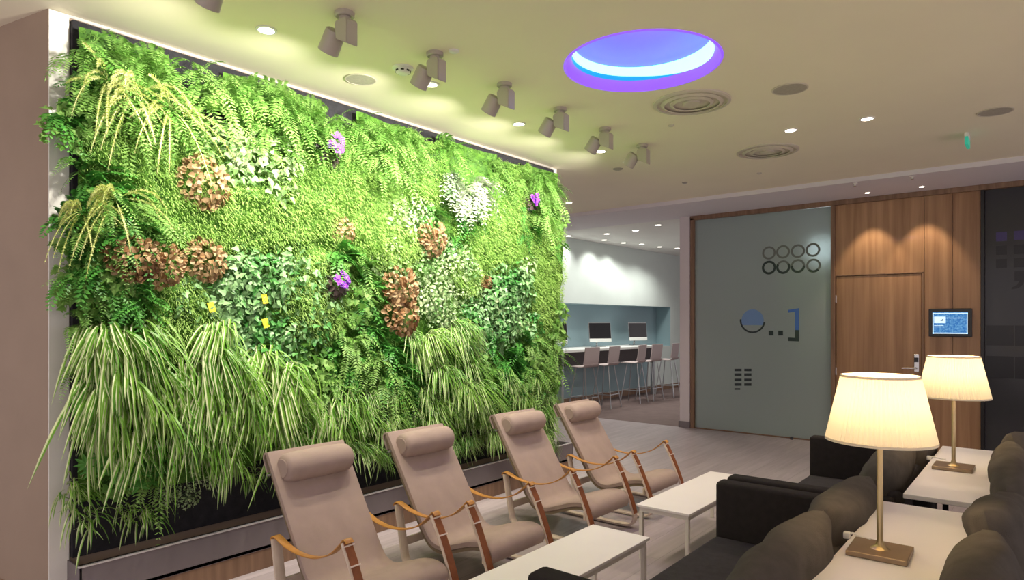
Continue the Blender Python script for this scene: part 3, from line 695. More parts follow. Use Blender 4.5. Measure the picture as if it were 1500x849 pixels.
def lightobj(name, kind, loc, energy, col, direction=None, size=.05, angle=None, blend=.5):
    l = bpy.data.lights.new(name, kind); l.energy = energy; l.color = col
    if kind == 'SPOT': l.spot_size = math.radians(angle); l.spot_blend = blend; l.shadow_soft_size = size
    elif kind == 'POINT': l.shadow_soft_size = size
    o = bpy.data.objects.new(name, l); C.objects.link(o); o.location = loc
    if direction is not None: o.rotation_euler = V(direction).to_track_quat('-Z', 'Y').to_euler()
    return o
for i in range(7):
    o = s0 if i == 0 else dup(s0)
    y = 1.40+.635*i
    o.location = (-2.76, y, H); o['label'] = 'taupe ceiling spotlight aimed at the living wall, '+SPN[i]
    q = V((-2.76, y, H))+sp_+sd_*.135
    lightobj('wall_spot', 'SPOT', q, SPOT_W*SPK[i], (1, .95, .82), (-.86, 0, -.56), .045, 128, .8)
def downlight(mt):
    t = thing('downlight', 'x', 'downlight', (0, 0, 0), 0, 'recessed round downlights')
    bm = NB(); lathe(bm, [(.042, -.001), (.055, -.001), (.055, -.006), (.042, -.008)], 32, close=True); obj('trim_ring', bm, M['trim_white'], t, True)
    bm = NB(); lathe(bm, [(0, -.001), (.042, -.001), (.042, -.005), (0, -.005)], 32); obj('lens', bm, mt, t, True)
    return t
dl = downlight(M['lamp_on'])
DL = [(-3.243, 1.884, 'above the first chair, nearest the camera'), (-3.14, 3.0, 'peeping out below the third spotlight'), (-3.224, 4.039, 'between the fourth and fifth spotlights near the living wall'), (-3.153, 5.156, 'beside the sixth spotlight, small'), (-4.814, 7.075, 'past the right end of the living wall'), (-1.604, 5.572, 'left one of the pair before the oak wall'), (-1.056, 5.629, 'right one of the pair before the oak wall')]
for i, (x, y, w) in enumerate(DL):
    o = dl if i == 0 else dup(dl)
    o.location = (x, y, H); o['label'] = 'lit round ceiling downlight '+w
    lightobj('downlight_beam', 'SPOT', (x, y, H-.03), DOWN_W*(1.0 if i != 4 else .7), (1, .84, .66), (0, 0, -1), .04, 115, .8)
df = downlight(M['lamp_on_far'])
FD = [(-6.656, 9.783), (-5.98, 9.986), (-5.382, 9.927), (-4.803, 9.605), (-6.462, 10.69), (-6.39, 11.29), (-6.215, 11.717), (-6.153, 12.367), (-5.975, 12.828)]
FDL = ['over the first stool', 'second in the front row', 'third in the front row', 'nearest the pier in front', 'at the left of the back row', 'second in the back row', 'third in the back row', 'fourth in the back row', 'last in the back row']
for i, (x, y) in enumerate(FD):
    o = df if i == 0 else dup(df)
    o.location = (x, y, H); o['label'] = 'small lit downlight in the far room ceiling, '+FDL[i]; o['group'] = 'far room downlights'; o.scale = (1.25, 1.25, 1)
    lightobj('far_beam', 'SPOT', (x, y, H-.03), FAR_W, (1, .97, .88), (0, 0, -1), .04, 130, .8)
def disc_thing(name, r, loc, lab, cat, group, big):
    t = thing(name, lab, cat, loc, 0, group)
    bm = NB()
    if big:
        prof = [(r, .002), (r, -.008), (r*.93, -.014), (r*.90, -.014), (r*.90, -.004), (r*.86, -.004), (r*.86, .002)]
        lathe(bm, prof, 64, close=True); obj('rim', bm, M['diffuser'], t, True)
        for rr in (.80, .56):
            bm = NB(); lathe(bm, [(r*rr, -.004), (r*rr, -.010), (r*(rr-.09), -.020), (r*(rr-.09), -.014)], 64, close=True); obj('cone_ring', bm, M['diffuser'], t, True)
        bm = NB(); lathe(bm, [(0, -.004), (r*.24, -.004), (r*.22, -.016), (0, -.016)], 48); obj('centre_disc', bm, M['diffuser'], t, True)
        bm = NB(); lathe(bm, [(0, -.001), (r*.86, -.001), (r*.86, -.0035), (0, -.0035)], 48); obj('backing', bm, M['diffuser'], t)
    else:
        lathe(bm, [(r*.92, -.001), (r, -.001), (r, -.005), (r*.92, -.006)], 48, close=True); obj('rim', bm, M['diffuser'], t, True)
        bm = NB(); lathe(bm, [(0, -.001), (r*.92, -.001), (r*.92, -.004), (0, -.004)], 48); obj('mesh_cover', bm, M['grille'], t, True)
    return t
disc_thing('air_diffuser', .27, (-1.955, 4.433, H), 'large round air diffuser in the ceiling right below the blue light', 'air diffuser', 'round air diffusers', True)
disc_thing('air_diffuser', .27, (-1.967, 6.122, H), 'large round air diffuser farther back, left of the pair of downlights', 'air diffuser', 'round air diffusers', True)
disc_thing('ceiling_speaker', .10, (-3.433, 2.655, H), 'round ceiling speaker cover near the living wall below the second spotlight', 'speaker', 'round ceiling speaker covers', False)
disc_thing('ceiling_speaker', .115, (-1.327, 4.594, H), 'round ceiling speaker cover in the middle, right of the blue light', 'speaker', 'round ceiling speaker covers', False)
disc_thing('ceiling_speaker', .115, (-.28, 6.053, H), 'dark round ceiling speaker cover near the right edge', 'speaker', 'round ceiling speaker covers', False)
t = thing('smoke_detector', 'white smoke detector with dark slots beside the third spotlight', 'smoke detector', (-3.074, 2.70, H))
bm = NB(); lathe(bm, [(0, 0), (.065, 0), (.065, -.008), (.05, -.014), (.045, -.03), (.03, -.04), (0, -.042)], 32); obj('housing', bm, M['trim_white'], t, True)
bm = NB()
for k in range(8):
    a = k*PI/4; box(bm, .040, .049, -.010, .010, -.030, -.020, M4=Matrix.Rotation(a, 4, 'Z'))
obj('slots', bm, M['black'], t)
SM = [(-2.651, 2.718, .032, 'trim_white', 'pale blank disc on the ceiling right of the third spotlight'), (-3.38, 5.859, .05, 'grille', 'flat grey disc on the ceiling past the last spotlight'), (-2.305, 4.835, .025, 'diffuser', 'tiny ceiling disc just left of the big air diffusers'), (-3.125, 6.903, .03, 'grille', 'dark tiny ceiling disc above the far opening'), (-2.32, 6.959, .025, 'diffuser', 'tiny ceiling disc above the left of the glass partition')]
for x, y, r, m_, lab in SM:
    bm = NB(); lathe(bm, [(0, 0), (r, 0), (r, -.006), (r*.7, -.012), (0, -.013)], 24)
    tag(obj('ceiling_sensor', bm, M[m_], None, True, (x, y, H)), lab, 'sensor', 'small ceiling discs')
for x, lab in ((-1.60, 'left small white sprinkler on the soffit above the oak wall'), (-1.06, 'right small white sprinkler on the soffit above the oak wall')):
    t = thing('sprinkler', lab, 'sprinkler', (x, 7.90, H-.048), 0, 'sprinklers on the soffit')
    bm = NB(); lathe(bm, [(0, 0), (.028, 0), (.026, -.008), (.01, -.012), (.006, -.03), (0, -.03)], 20); obj('rosette', bm, M['trim_white'], t, True)
    bm = NB(); lathe(bm, [(0, -.030), (.014, -.030), (.014, -.034), (0, -.034)], 16); obj('deflector', bm, M['chrome'], t, True)
    # narrow lamp next to each sprinkler washing the oak wall
    lightobj('oak_wash', 'SPOT', (x, 8.55, H-.07), WASH_W, (1, .80, .55), (0, .22, -1), .02, 62, .5)
for x, lab in ((-1.60, 'left recessed downlight in the soffit washing the oak wall'), (-1.06, 'right recessed downlight in the soffit washing the oak wall')):
    t = dup(dl); t.location = (x, 8.55, H-.05); t.scale = (.6, .6, 1); t['label'] = lab; t['group'] = 'soffit downlights'
t = thing('emergency_exit_sign', 'small green exit sign seen edge on, hanging from the ceiling at right', 'sign', (-.496, 6.65, H))
bm = NB(); box(bm, -.015, .015, -.09, .09, -.035, 0, .004); obj('bracket', bm, M['trim_white'], t)
bm = NB(); box(bm, -.012, .012, -.10, .10, -.10, -.035, .003); obj('panel', bm, M['green_sign'], t)

# round light well
t = thing('round_ceiling_light', 'large round recessed ceiling light glowing blue and violet', 'ceiling light', (CX, CY, H))
bm = NB(); lathe(bm, [(.475, -.004), (.475, -.0), (.465, .02), (.448, .04), (.44, .055), (.425, .055), (.428, .035), (.445, .012), (.462, -.006)], 96, close=True); obj('glowing_lip', bm, VIO, t, True)
bm = NB(); lathe(bm, [(.427, .055), (.427, .15), (.437, .15), (.437, .055)], 96, close=True); obj('side_wall', bm, BLU, t, True)
bm = NB(); lathe(bm, [(.415, .088), (.425, .085), (.425, .142), (.415, .142)], 96, close=True)
for v in bm.verts:   # the strip sits lower and broader on its right half
    a = math.atan2(v.co.y, v.co.x); w = max(0, math.cos(a-math.radians(38)))**1.5
    if v.co.z < .12: v.co.z -= .045*w
obj('led_strip', bm, M['led_white'], t, True)
bm = NB(); lathe(bm, [(.437, .15), (.427, .15), (.42, .168), (.38, .20), (.3, .222), (.15, .232), (0, .234), (0, .25), (.437, .25)], 96); obj('dome', bm, mat('dome_violet', (.50, .42, .95), .8), t, True)  # white dome with the violet light tinted into its base colour
for k in range(24):
    a_ = 2*PI*k/24; lightobj('well_blue_led', 'POINT', (CX+.385*math.cos(a_), CY+.385*math.sin(a_), H+.125), WELL_B, (0, .34, 1), None, .02)
lightobj('well_glow', 'SPOT', (CX, CY, H+.13), WELL_W, (.42, .24, 1), (0, 0, -1), .3, 150, .6)
lightobj('well_inner', 'POINT', (CX, CY, H+.05), WELL_V, (.48, .22, 1), None, .06)
# ------------------------------------------------------------------ foliage
class FB:
    """collects leaves as plain lists: fast"""
    def __init__(s): s.v = []; s.f = []; s.uv = []
    def quad(s, a, b, c, d, u=((0, 0), (1, 0), (1, 1), (0, 1))):
        i = len(s.v); s.v += [a, b, c, d]; s.f.append((i, i+1, i+2, i+3)); s.uv += list(u)
    def tri(s, a, b, c, u=((0, 0), (1, 0), (.5, 1))):
        i = len(s.v); s.v += [a, b, c]; s.f.append((i, i+1, i+2)); s.uv += list(u)
    def blade(s, p, d, L, w, droop, n=6, fold=.25, tip=.75):
        """arching strap leaf; two faces across so it keels"""
        d = d.normalized(); P = []
        for k in range(n+1):
            t = k/n; P.append(p+d*L*t*(1-.25*droop*t)+V((0, 0, -1))*droop*L*t*t*.9)
        rows = []
        for k in range(n+1):
            t = k/n; tg = (P[min(k+1, n)]-P[max(k-1, 0)]).normalized()
            sd = tg.cross(V((0, 0, 1)))
            if sd.length < .1: sd = tg.cross(V((1, 0, 0)))
            sd.normalize(); nn = sd.cross(tg)
            ww = w*(min(1, .5+3*t))*(1-max(0, (t-tip)/(1-tip))**1.6)*.5
            rows.append((P[k]-sd*ww+nn*ww*fold*2, P[k], P[k]+sd*ww+nn*ww*fold*2))
        i0 = len(s.v)
        for r in rows: s.v += [r[0], r[1], r[2]]
        for k in range(n):
            a = i0+3*k; b = a+3
            s.f.append((a, a+1, b+1, b)); s.uv += [(0, 0), (.5, 0), (.5, 1), (0, 1)]
            s.f.append((a+1, a+2, b+2, b+1)); s.uv += [(.5, 0), (1, 0), (1, 1), (.5, 1)]
        return P
    def frond(s, p, d, L, w, droop, pairs=14, lw=.35):
        d = d.normalized(); P = []
        for k in range(pairs+2):
            t = k/(pairs+1); P.append(p+d*L*t*(1-.2*droop*t)+V((0, 0, -1))*droop*L*t*t*.8)
        up = V((rnd.uniform(-.3, .3), rnd.uniform(-.3, .3), 1))
        for k in range(1, pairs+1):
            t = k/(pairs+1); tg = (P[k+1]-P[k-1]).normalized(); sd = tg.cross(up)
            if sd.length < .15: sd = tg.cross(V((1, 0, 0)))
            sd.normalize(); nn = sd.cross(tg)
            ll = w*math.sin(PI*min(1, .12+t*.9))**.7*.5+.004
            for g in (-1, 1):
                a = P[k]; dd = (sd*g+tg*.45+nn*rnd.uniform(-.25, .05)).normalized(); q = tg*ll*lw*.5
                s.quad(a-q*.7, a+dd*ll*.55-q*1.1, a+dd*ll, a+dd*ll*.45+q*1.1)
        s.tri(P[-2], P[-1], P[-2]+V((0, 0, .006)))
        return P
    def leaf(s, p, d, nrm, L, w, lobes=0, cup=.2):
        """a broad leaf with its stalk end at p, pointing along d, facing nrm"""
        d = d.normalized(); sd = d.cross(nrm)
        if sd.length < .05: sd = d.cross(V((0, 1, .3)))
        sd.normalize(); nn = sd.cross(d)
        if lobes == 5: prof = [(0, .0), (-.05, .30), (.12, .52), (.34, .30), (.52, .50), (.62, .22), (1, 0)]
        elif lobes == 3: prof = [(0, 0), (.05, .34), (.30, .5), (.5, .24), (.72, .22), (1, 0)]
        elif lobes == 1: prof = [(0, 0), (.12, .36), (.4, .5), (.72, .42), (.93, .2), (1, 0)]
        else: prof = [(0, 0), (.25, .36), (.55, .42), (.85, .2), (1, 0)]
        i0 = len(s.v)
        for g in (1, -1):
            i = len(s.v)
            for (a, b) in prof: s.v.append(p+d*L*a+sd*g*w*b+nn*(cup*w*b-.12*L*a*a))
            k = len(prof)
            s.v.append(p+d*L*.5-nn*.03*L)
            c = i+k
            for j in range(k-1):
                s.f.append((i+j, i+j+1, c) if g > 0 else (i+j+1, i+j, c)); s.uv += [(.5+.5*g*prof[j][1]*2, prof[j][0]), (.5+.5*g*prof[j+1][1]*2, prof[j+1][0]), (.5, .5)]
    def build(s, name, m):
        me = bpy.data.meshes.new(name); me.from_pydata([tuple(q) for q in s.v], [], s.f)
        uv = me.uv_layers.new(name='UVMap'); flat = [c for q in s.uv for c in q]; uv.data.foreach_set('uv', flat)
        me.materials.append(m); me.update(); return me
def rv(a=1): return V((rnd.uniform(-a, a), rnd.uniform(-a, a), rnd.uniform(-a, a)))
U = rnd.uniform
def p_fern():
    f = FB()
    for k in range(26):
        a = U(0, 2*PI); d = V((U(.5, 1.1), math.cos(a)*.9, math.sin(a)*.8+.35))
        f.frond(V((U(0, .05), U(-.06, .06), U(-.06, .06))), d, U(.2, .33), U(.055, .08), U(.5, 1.1), 15, .34)
    return f
def p_deep():   # fern mixed with divided leaves
    f = FB()
    for k in range(20):
        a = U(0, 2*PI); d = V((U(.4, 1.0), math.cos(a), math.sin(a)*.9+.2))
        f.frond(V((U(0, .04), U(-.05, .05), U(-.05, .05))), d, U(.16, .27), U(.07, .10), U(.4, 1.0), 11, .5)
    return f
def p_leafy(n=70, L=.05, lob=3, sp=.15, dep=.12):
    f = FB()
    for k in range(n):
        a = U(0, 2*PI); r = sp*math.sqrt(U(0, 1)); x = dep*(1-(r/sp)**2)*U(.4, 1)+.03
        p = V((x, r*math.cos(a), r*math.sin(a)))
        nr = (V((1, math.cos(a)*.6, math.sin(a)*.5+.35))+rv(.5)).normalized()
        d = (V((.15, math.cos(a)*.7, -.6+math.sin(a)*.3))+rv(.6)).normalized()
        s0 = p*.25+rv(.01); f.tri(s0, s0+V((0, .003, .001)), p)
        l = L*U(.65, 1.25); f.leaf(p, d, nr, l, l*U(.75, 1.0), lob, U(-.1, .35))
    return f
def p_spider(n=56, Ls=(.20, .38), w=.010, dr=(.6, 1.15)):
    f = FB()
    for k in range(n):
        a = U(0, 2*PI); d = V((U(.45, 1.1), math.cos(a)*.62, abs(math.sin(a))*1.0-.1))
        f.blade(V((U(0, .03), U(-.05, .05), U(-.04, .04))), d, U(*Ls), w*U(.7, 1.2), U(*dr), 7)
    return f
def p_heuchera(): 
    f = FB()
    for k in range(150):
        a = U(0, 2*PI); r = .125*math.sqrt(U(0, 1)); x = .10*(1-(r/.13)**2)*U(.6, 1)+.05
        p = V((x, r*math.cos(a), r*math.sin(a))); nr = (V((1, math.cos(a)*.8, math.sin(a)*.6+.3))+rv(.55)).normalized()
        d = (V((.1, math.cos(a), math.sin(a)-.2))+rv(.6)).normalized(); l = U(.020, .036); s0 = p*.3; f.tri(s0, s0+V((0, .003, 0)), p)
        f.leaf(p, d, nr, l, l*1.05, 1, U(.2, .7))
    return f
def p_silver():
    f = FB()
    for k in range(34):
        a = U(0, 2*PI); d = V((U(.4, 1.1), math.cos(a)*1.0, math.sin(a)*.7+.1))
        b0 = V((U(.02, .05), U(-.03, .03), U(-.03, .03))); f.tri(V((0, 0, 0)), V((0, .004, 0)), b0); f.frond(b0, d, U(.16, .30), U(.07, .12), U(.5, 1.2), 7, .42)
    return f
def p_fox():
    """plume: long arching stem set round with short needles"""
    f = FB()
    for k in range(13):
        a = U(.0, 2*PI); d = V((U(.5, 1.1), math.cos(a)*1.25, math.sin(a)*.9+.25)); L = U(.26, .46); dr = U(.35, .9)
        b = FB(); P = b.blade(V((.05, 0, 0)), d, L, .004, dr, 26, .1)
        f_n = len(P)
        f.blade(V((.05, 0, 0)), d, L, .007, dr, 10)
        for j in range(5, f_n-1):
            tg = (P[j+1]-P[j-1]).normalized(); th = 1 if j < f_n*.7 else 1-(j-f_n*.7)/(f_n*.3)*.6
            for m_ in range(6):
                q = rv(1); q = (q-tg*q.dot(tg)).normalized(); e = P[j]+(q*.8+tg*.8).normalized()*.019*th
                sd = q.cross(tg).normalized()*.003
                f.tri(P[j]-sd, P[j]+sd, e)
    return f
def p_small(): return p_leafy(130, .026, 0, .14, .10)
def p_fatsia():
    f = FB()
    for k in range(9):
        a = U(-.6, PI+.6); c = V((U(.09, .16), math.cos(a)*U(.02, .12), math.sin(a)*.07-.01)); nr = (V((1, math.cos(a)*.4, .8))+rv(.3)).normalized()
        f.blade(V((0, 0, -.02)), c-V((0, 0, -.02)), (c-V((0, 0, -.02))).length, .004, .0, 3)
        t0 = nr.cross(V((0, 1, .1))).normalized(); t1 = nr.cross(t0)
        for j in range(7):
            b = -2.1+j*.7; dd = t0*math.cos(b)+t1*math.sin(b); l = .062*(1-.06*abs(j-3)); f.leaf(c, dd, nr, l, l*.34, 0, .2)
    return f
def p_flower():
    f = FB()
    for k in range(16):
        a = U(0, 2*PI); r = .052*math.sqrt(U(0, 1)); c = V((.10+.03*(1-r/.05), r*math.cos(a), r*math.sin(a))); nr = (V((1, 0, .3))+rv(.4)).normalized()
        t0 = nr.cross(V((0, .3, 1))).normalized(); t1 = nr.cross(t0)
        for j in range(5):
            b = j*2*PI/5; f.leaf(c, t0*math.cos(b)+t1*math.sin(b), nr, .021, .021, 1, .3)
    return f
def fmesh(fn, name, m, nvar, *a): return [fn(*a).build(name, m) for _ in range(nvar)]
MS = {
 'fern': fmesh(p_fern, 'fern', G['fern'], 3),
 'deep': fmesh(p_deep, 'fern_deep', G['deep'], 3),
 'ivy': fmesh(p_leafy, 'ivy', G['ivy'], 3, 110, .042, 3),
 'broad': fmesh(p_leafy, 'broad_leaf', G['fern'], 2, 62, .058, 5),
 'palefol': fmesh(p_leafy, 'pale_leaf', G['palefoliage'], 2, 95, .042, 3),
 'small': fmesh(p_small, 'small_leaf', G['palefoliage'], 2),
 'spider': fmesh(p_spider, 'spider_plant', G['spider'], 3),
 'spiderlong': fmesh(p_spider, 'spider_plant_long', G['spider'], 3, 34, (.22, .42), .016, (.85, 1.35)),
 'heuchera': fmesh(p_heuchera, 'heuchera', G['bronze'], 2),
 'silver': fmesh(p_silver, 'silver_plant', G['silver'], 2),
 'fox': fmesh(p_fox, 'foxtail', G['spike'], 2),
 'fatsia': fmesh(p_fatsia, 'fatsia', G['deep'], 1),
 'tinyspider': fmesh(p_spider, 'young_spider_plant', G['spider'], 2, 26, (.12, .2), .008, (.6, 1.1)),
}
PX = WX+.045
def plant(kind, name, y, z, sc, lab, group, out=0., tilt=None, cat='plant'):
    o = bpy.data.objects.new(name, rnd.choice(MS[kind])); C.objects.link(o)
    o.location = (PX+out, y, z); o.scale = (sc, sc*rnd.choice((-1, 1)) if False else sc, sc)
    o.rotation_euler = (U(-.35, .35) if tilt is None else tilt, U(-.12, .12), 0)
    return tag(o, lab, cat, group)
ZN = {  # zone -> (plant choices, name, label, out)
 ('fern', 'top left corner'): 'bright green hanging fern in the bulging top left clump of the living wall',
 ('fern', 'second top bulge'): 'green hanging fern in the second clump along the top of the living wall',
 ('fern', 'third top bulge'): 'green hanging fern in the top clump right above the first violet flowers',
 ('fern', 'fourth top bulge'): 'green fern above the silver plant under the ceiling',
 ('fern', 'top right corner'): 'green fern in the clump at the top right corner of the living wall',
}
LBL = {
 ('ivy', 'pale leaves mid'): 'pale-leaved plant right of the upper left bronze clump on the living wall',
 ('ivy', 'dark ivy mid left'): 'ivy with pointed leaves around the yellow tags, left middle of the living wall',
 ('ivy', 'right leaf clumps'): 'leafy green clump in the right part of the living wall below the violet flower',
 ('small', 'variegated'): 'small-leaved variegated plant left of the round bronze clump at mid height',
 ('small', 'pale clumps'): 'small-leaved pale plant right of the tall bronze clump',
 ('leaffern', 'left edge'): 'leafy fern at the left edge of the living wall at mid height',
 ('leaffern', 'right end'): 'bushy green fern at the right end of the living wall above the last chairs',
 ('leaffern', 'middle'): 'dark green feathery foliage filling the lower middle of the living wall',
 ('spider', 'centre'): 'arching striped grass plant below the tall bronze clump',
 ('spider', 'lower left'): 'long hanging striped spider plant in the curtain at the lower left of the living wall',
 ('spider', 'lower middle'): 'striped spider plant hanging behind the first and second chairs',
 ('spider', 'lower right'): 'striped spider plant hanging behind the third and fourth chairs',
}
LBL.update(ZN)
for (k, zn), pts in PL.items():
    lab = LBL[(k, zn)]; grp = lab
    for (y, z) in pts:
        if y > 5.0: y -= .12
        if k == 'fern': plant('fern', 'hanging_fern', min(y, 5.2), z, U(.85, 1.15)*(1 if y < 5.1 else .8), lab, grp, U(.05, .13)*(1 if y < 5.1 else .3))
        elif k == 'ivy': plant('palefol' if zn.startswith('pale') else ('ivy' if rnd.random() < .75 or zn.startswith('dark') else 'palefol'), 'ivy_plant', y, z, U(.85, 1.2), lab, grp, U(0, .05))
        elif k == 'small': plant('small', 'small_leaved_plant', y, z, U(.85, 1.15), lab, grp, U(0, .05))
        elif k == 'leaffern': plant(rnd.choice(('deep', 'deep', 'fern', 'broad')) if zn == 'middle' else rnd.choice(('broad', 'fern', 'deep')), 'leafy_fern', y, z, U(.8, 1.1), lab, grp, U(0, .06))
        elif k == 'spider':
            kk = 'spiderlong' if (zn == 'lower left') else 'spider'
            zz = z+(.16 if kk == 'spiderlong' else .12)
            for rep in range(3 if kk == 'spiderlong' else 2):
                y_ = y+(U(-.12, .12) if rep else 0); z_ = zz-(U(-.04, .2) if rep else .05)
                plant(kk, 'spider_plant', max(y_, 1.22), min(z_, 1.45), U(.62, 1.08)*(1 if z_ > .85 else .75), lab, grp, U(.02, .11))
# bronze heucheras
HU = [(1.782, 2.304, 1.15, 'in the upper left, beside the pale leaves'), (1.366, 1.84, 1.0, 'leftmost at mid height, partly behind ferns'), (1.515, 1.815, .9, 'second from the left at mid height'), (1.79, 1.865, .95, 'at mid height under the bright grass band'), (2.748, 2.135, .72, 'small, above the lower violet flowers'), (3.567, 2.171, 1.1, 'round, at the centre right below the silver plant'), (3.231, 1.76, 1.25, 'upper half of the tall bronze patch'), (3.25, 1.56, 1.2, 'lower half of the tall bronze patch'), (4.24, 1.843, .55, 'smallest, in the right part of the wall')]
for y, z, s, w in HU: plant('heuchera', 'bronze_heuchera', y, z, s, 'bronze-brown leafy clump '+w, 'bronze leaf clumps', .14 if y < 1.6 else .05, 0)
for y, z, s, w in ((3.756, 2.665, .95, 'left part'), (4.10, 2.66, 1.15, 'right part'), (3.93, 2.54, 1.0, 'lowest part')): plant('silver', 'silver_plant', y, z, s, 'silvery white drooping plant under the top right ferns, '+w, 'silvery drooping plants', .06, 0)
for y, z, s, w in ((1.392, 2.682, 1.1, 'middle one of three at the top left'), (1.263, 2.72, .9, 'left one of three at the top left'), (1.56, 2.667, 1.0, 'right one of three at the top left'), (1.295, 2.128, 1.0, 'lower one near the left edge'), (1.15, 2.049, .75, 'lowest, poking past the left edge')): plant('fox', 'foxtail_fern', y, z, s, 'yellow-green spiky plume plant, '+w, 'yellow-green plume plants', .13, 0)
for y, z, s in ((1.279, .77, 1), (1.442, .69, 1.05), (1.547, .72, .9)): plant('fatsia', 'palmate_leaf_plant', y, z, s, 'dark green palmate-leaved plant on the black felt at the lower left', 'palmate plants on the bare felt', .03, 0)
for y, z in ((1.62, .545), (1.73, .50), (1.87, .59), (1.96, .62), (1.79, .63), (2.6, .5), (3.2, .5)): plant('small', 'creeping_plant', y, z, .5, 'little creeping plant on the bare black felt low on the wall', 'little creeping plants low on the felt', 0, 0)
for y, z, s, w in ((1.156, .68, 1.1, 'at the left end of the bare felt'), (1.127, .60, 1.1, 'in the low left corner, upper'), (1.49, .47, 1.2, 'hanging just above the trough, middle of the bare felt'), (1.2, .50, 1.2, 'in the low left corner, lower'), (2.1, .56, .9, 'left of the first chair back'), (1.392, .50, .9, 'small, above the trough')): plant('tinyspider', 'young_spider_plant', y, z, s, 'small striped young spider plant '+w, 'small young spider plants', .03, 0)
for y, z, w in ((1.02, 2.45, 'upper'), (1.05, 1.97, 'middle'), (1.06, 1.72, 'lower')):
    plant('broad', 'leafy_fern', y+.09, z, .75, 'leafy sprig sticking out past the left edge of the living wall, '+w, 'sprigs past the left edge', .05, 0)
    plant('deep', 'leafy_fern', y+.09, z+.05, .85, 'leafy sprig sticking out past the left edge of the living wall, '+w, 'sprigs past the left edge', .05, 0)
for i in range(22):
    y = U(1.2, 1.5); z = U(1.62, 2.2)
    plant(rnd.choice(('fern', 'deep', 'broad', 'deep')), 'leafy_fern', y, z, U(.7, .95), LBL[('leaffern', 'left edge')], LBL[('leaffern', 'left edge')], U(.05, .14))
for i in range(8):
    plant(rnd.choice(('fern', 'deep')), 'leafy_fern', 1.2, 1.3+.2*i, U(.6, .8), 'narrow green fern hiding the left rim of the felt', 'ferns along the left rim', .02)
# violet flowers: petals over dark leaves
for y, z, s, w in ((2.658, 2.686, 1.25, 'upper, under the second and third fern clumps'), (2.719, 1.79, 1.1, 'lower, left of the tall bronze clump'), (4.86, 2.643, 1.1, 'at the top right corner')):
    t = thing('violet_flower', 'bunch of violet flowers on the living wall, '+w, 'flower', (PX+.09, y-.06, z), 0, 'violet flowers'); t.scale = (s, s*.95, s*.95)
    o = bpy.data.objects.new('petals', p_flower().build('petals', G['purple'])); C.objects.link(o); o.parent = t
    o = bpy.data.objects.new('leaves', p_leafy(34, .04, 1, .07, .06).build('flower_leaves', G['darkleaf'])); C.objects.link(o); o.parent = t; o.location = (.0, 0, -.035)
# yellow sticky tags
for y, z, w in ((1.802, 1.591, 'leftmost'), (2.136, 1.50, 'lower right'), (2.131, 1.647, 'upper right, pale')):
    bm = NB(); box(bm, -.001, .001, -.020, .020, -.028, .028, .0005); o = obj('yellow_tag', bm, M['yellow'], None, False, (PX+.15, y, z)); o.rotation_euler = (U(-.3, .3), -.15, U(-.3, .3)); tag(o, 'small yellow tag among the ivy leaves, '+w, 'tag', 'yellow tags')
    s = NB(); tube(s, [(0, 0, -.03), (-.14, 0, -.05)], .0015, 6); obj('stake', s, M['trim_white'], o)

# bright fine-leaved moss (nobody could count it)
GR = [(1.53, 2.42, .38, .19), (1.95, 2.12, .62, .2), (2.76, 2.39, .52, .38), (3.53, 2.74, .22, .30), (4.66, 2.89, .22, .2), (4.4, 2.27, .5, .3), (5.14, 2.0, .32, .65), (1.64, 1.51, .2, .24), (2.59, 1.7, .28, .3), (3.2, 2.1, .25, .2), (4.0, 1.95, .2, .2), (2.35, 2.85, .12, .12), (4.75, 2.55, .2, .2)]
BARE = [(1.78, 2.96, .15, .17), (1.87, 2.68, .11, .09), (2.74, 2.98, .14, .14), (3.55, 3.0, .13, .08), (4.6, 3.0, .2, .06)]
def gmask(y, z):
    m_ = 0
    for cy, cz, ry, rz in GR: m_ = max(m_, 1.25-math.hypot((y-cy)/ry, (z-cz)/rz))
    return max(0, min(1, m_*2.2))
def bump(y, z):
    b = .03+.05*(noise.noise(V((y*2.3, z*2.3, 3)))+.5)+.02*noise.noise(V((y*9, z*9, 1)))
    return max(.008, b+.055*gmask(y, z))
def bare(y, z):
    if z < .60+.12*noise.noise(V((y*3, 0, 7))): return True
    if z > 2.99: return True
    return any(math.hypot((y-a)/c, (z-b)/d_) < 1 for a, b, c, d_ in BARE)
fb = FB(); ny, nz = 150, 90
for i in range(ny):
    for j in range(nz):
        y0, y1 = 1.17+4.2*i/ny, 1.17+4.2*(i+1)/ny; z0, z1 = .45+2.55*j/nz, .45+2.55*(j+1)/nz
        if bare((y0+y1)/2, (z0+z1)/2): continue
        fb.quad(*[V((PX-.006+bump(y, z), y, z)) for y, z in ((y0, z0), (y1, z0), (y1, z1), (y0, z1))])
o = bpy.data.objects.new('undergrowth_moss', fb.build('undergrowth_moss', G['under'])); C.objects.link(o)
tag(o, 'low dark moss covering the felt between the plants of the living wall', 'moss', None, 'stuff')
fa, fbk = FB(), FB()
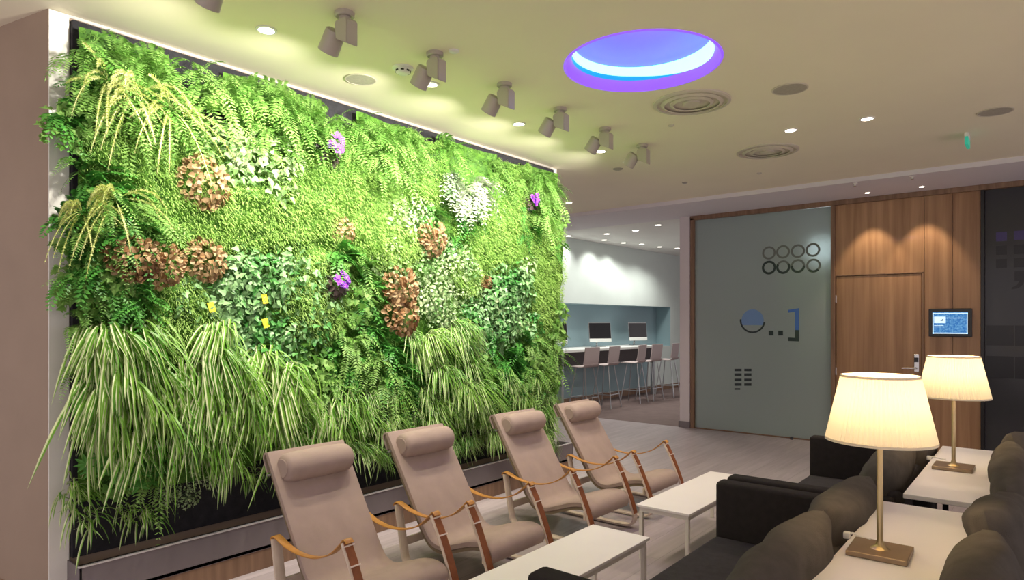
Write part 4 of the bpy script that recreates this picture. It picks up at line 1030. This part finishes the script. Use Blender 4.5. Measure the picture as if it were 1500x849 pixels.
for k in range(150000):
    y = U(1.17, 5.40); z = U(.6, 3.0); g = gmask(y, z)
    if bare(y, z): continue
    if g < .15:
        if rnd.random() < .8: continue
    q = V((PX-.004+bump(y, z), y, z)); cl = noise.noise(V((y*14, z*14, 5)))
    d = V((.9, U(-.6, .6)+cl*.5, U(-.5, .7))).normalized(); L = U(.022, .055)*(1+.5*cl)
    sd = d.cross(V((0, U(-1, 1), 1))).normalized()*U(.0016, .0034)
    e = q+d*L+V((0, 0, -.35*L)); mid = q+d*L*.55
    (fa if g >= .15 else fbk).quad(q-sd*.6, mid-sd, e, mid+sd)
for f_, nm, mt, lab in ((fa, 'bright_grass_moss', G['moss'], 'bright lime fine-leaved ground cover in swathes across the upper living wall'), (fbk, 'sparse_green_moss', G['fern'], 'fine green leaves between the larger plants of the living wall')):
    o = bpy.data.objects.new(nm, f_.build(nm, mt)); C.objects.link(o); tag(o, lab, 'moss', None, 'stuff')

# ------------------------------------------------------------------ lamps, world, camera
for x, y in ((-.430, 2.50), (-.375, 4.21)):
    lightobj('table_lamp_glow', 'POINT', (x, y, 1.235), LAMP_W, (1, .76, .46), None, .03)
lightobj('frosted_glass_fill', 'POINT', (-2.6, 10.6, 2.6), 40, (.85, .95, 1), None, .2)  # unseen fill lamp added behind the frosted glass to brighten it
w = bpy.data.worlds.new('world'); bpy.context.scene.world = w; w.use_nodes = True
w.node_tree.nodes['Background'].inputs[0].default_value = (.80, .71, .72, 1); w.node_tree.nodes['Background'].inputs[1].default_value = WORLD
cam = bpy.data.cameras.new('camera'); co = bpy.data.objects.new('camera', cam); C.objects.link(co)
cam.sensor_width = 36; cam.lens = 36*955/1500; cam.shift_y = (473-424.5)/1500
cam.clip_start = .05
co.location = (0, 0, 1.5); co.rotation_euler = (PI/2, 0, math.radians(39.2))
sc = bpy.context.scene; sc.camera = co
sc.view_settings.view_transform = 'Standard'; sc.view_settings.look = 'None'
sc.view_settings.gamma = 1; sc.view_settings.use_curve_mapping = False; sc.view_settings.exposure = EXPO
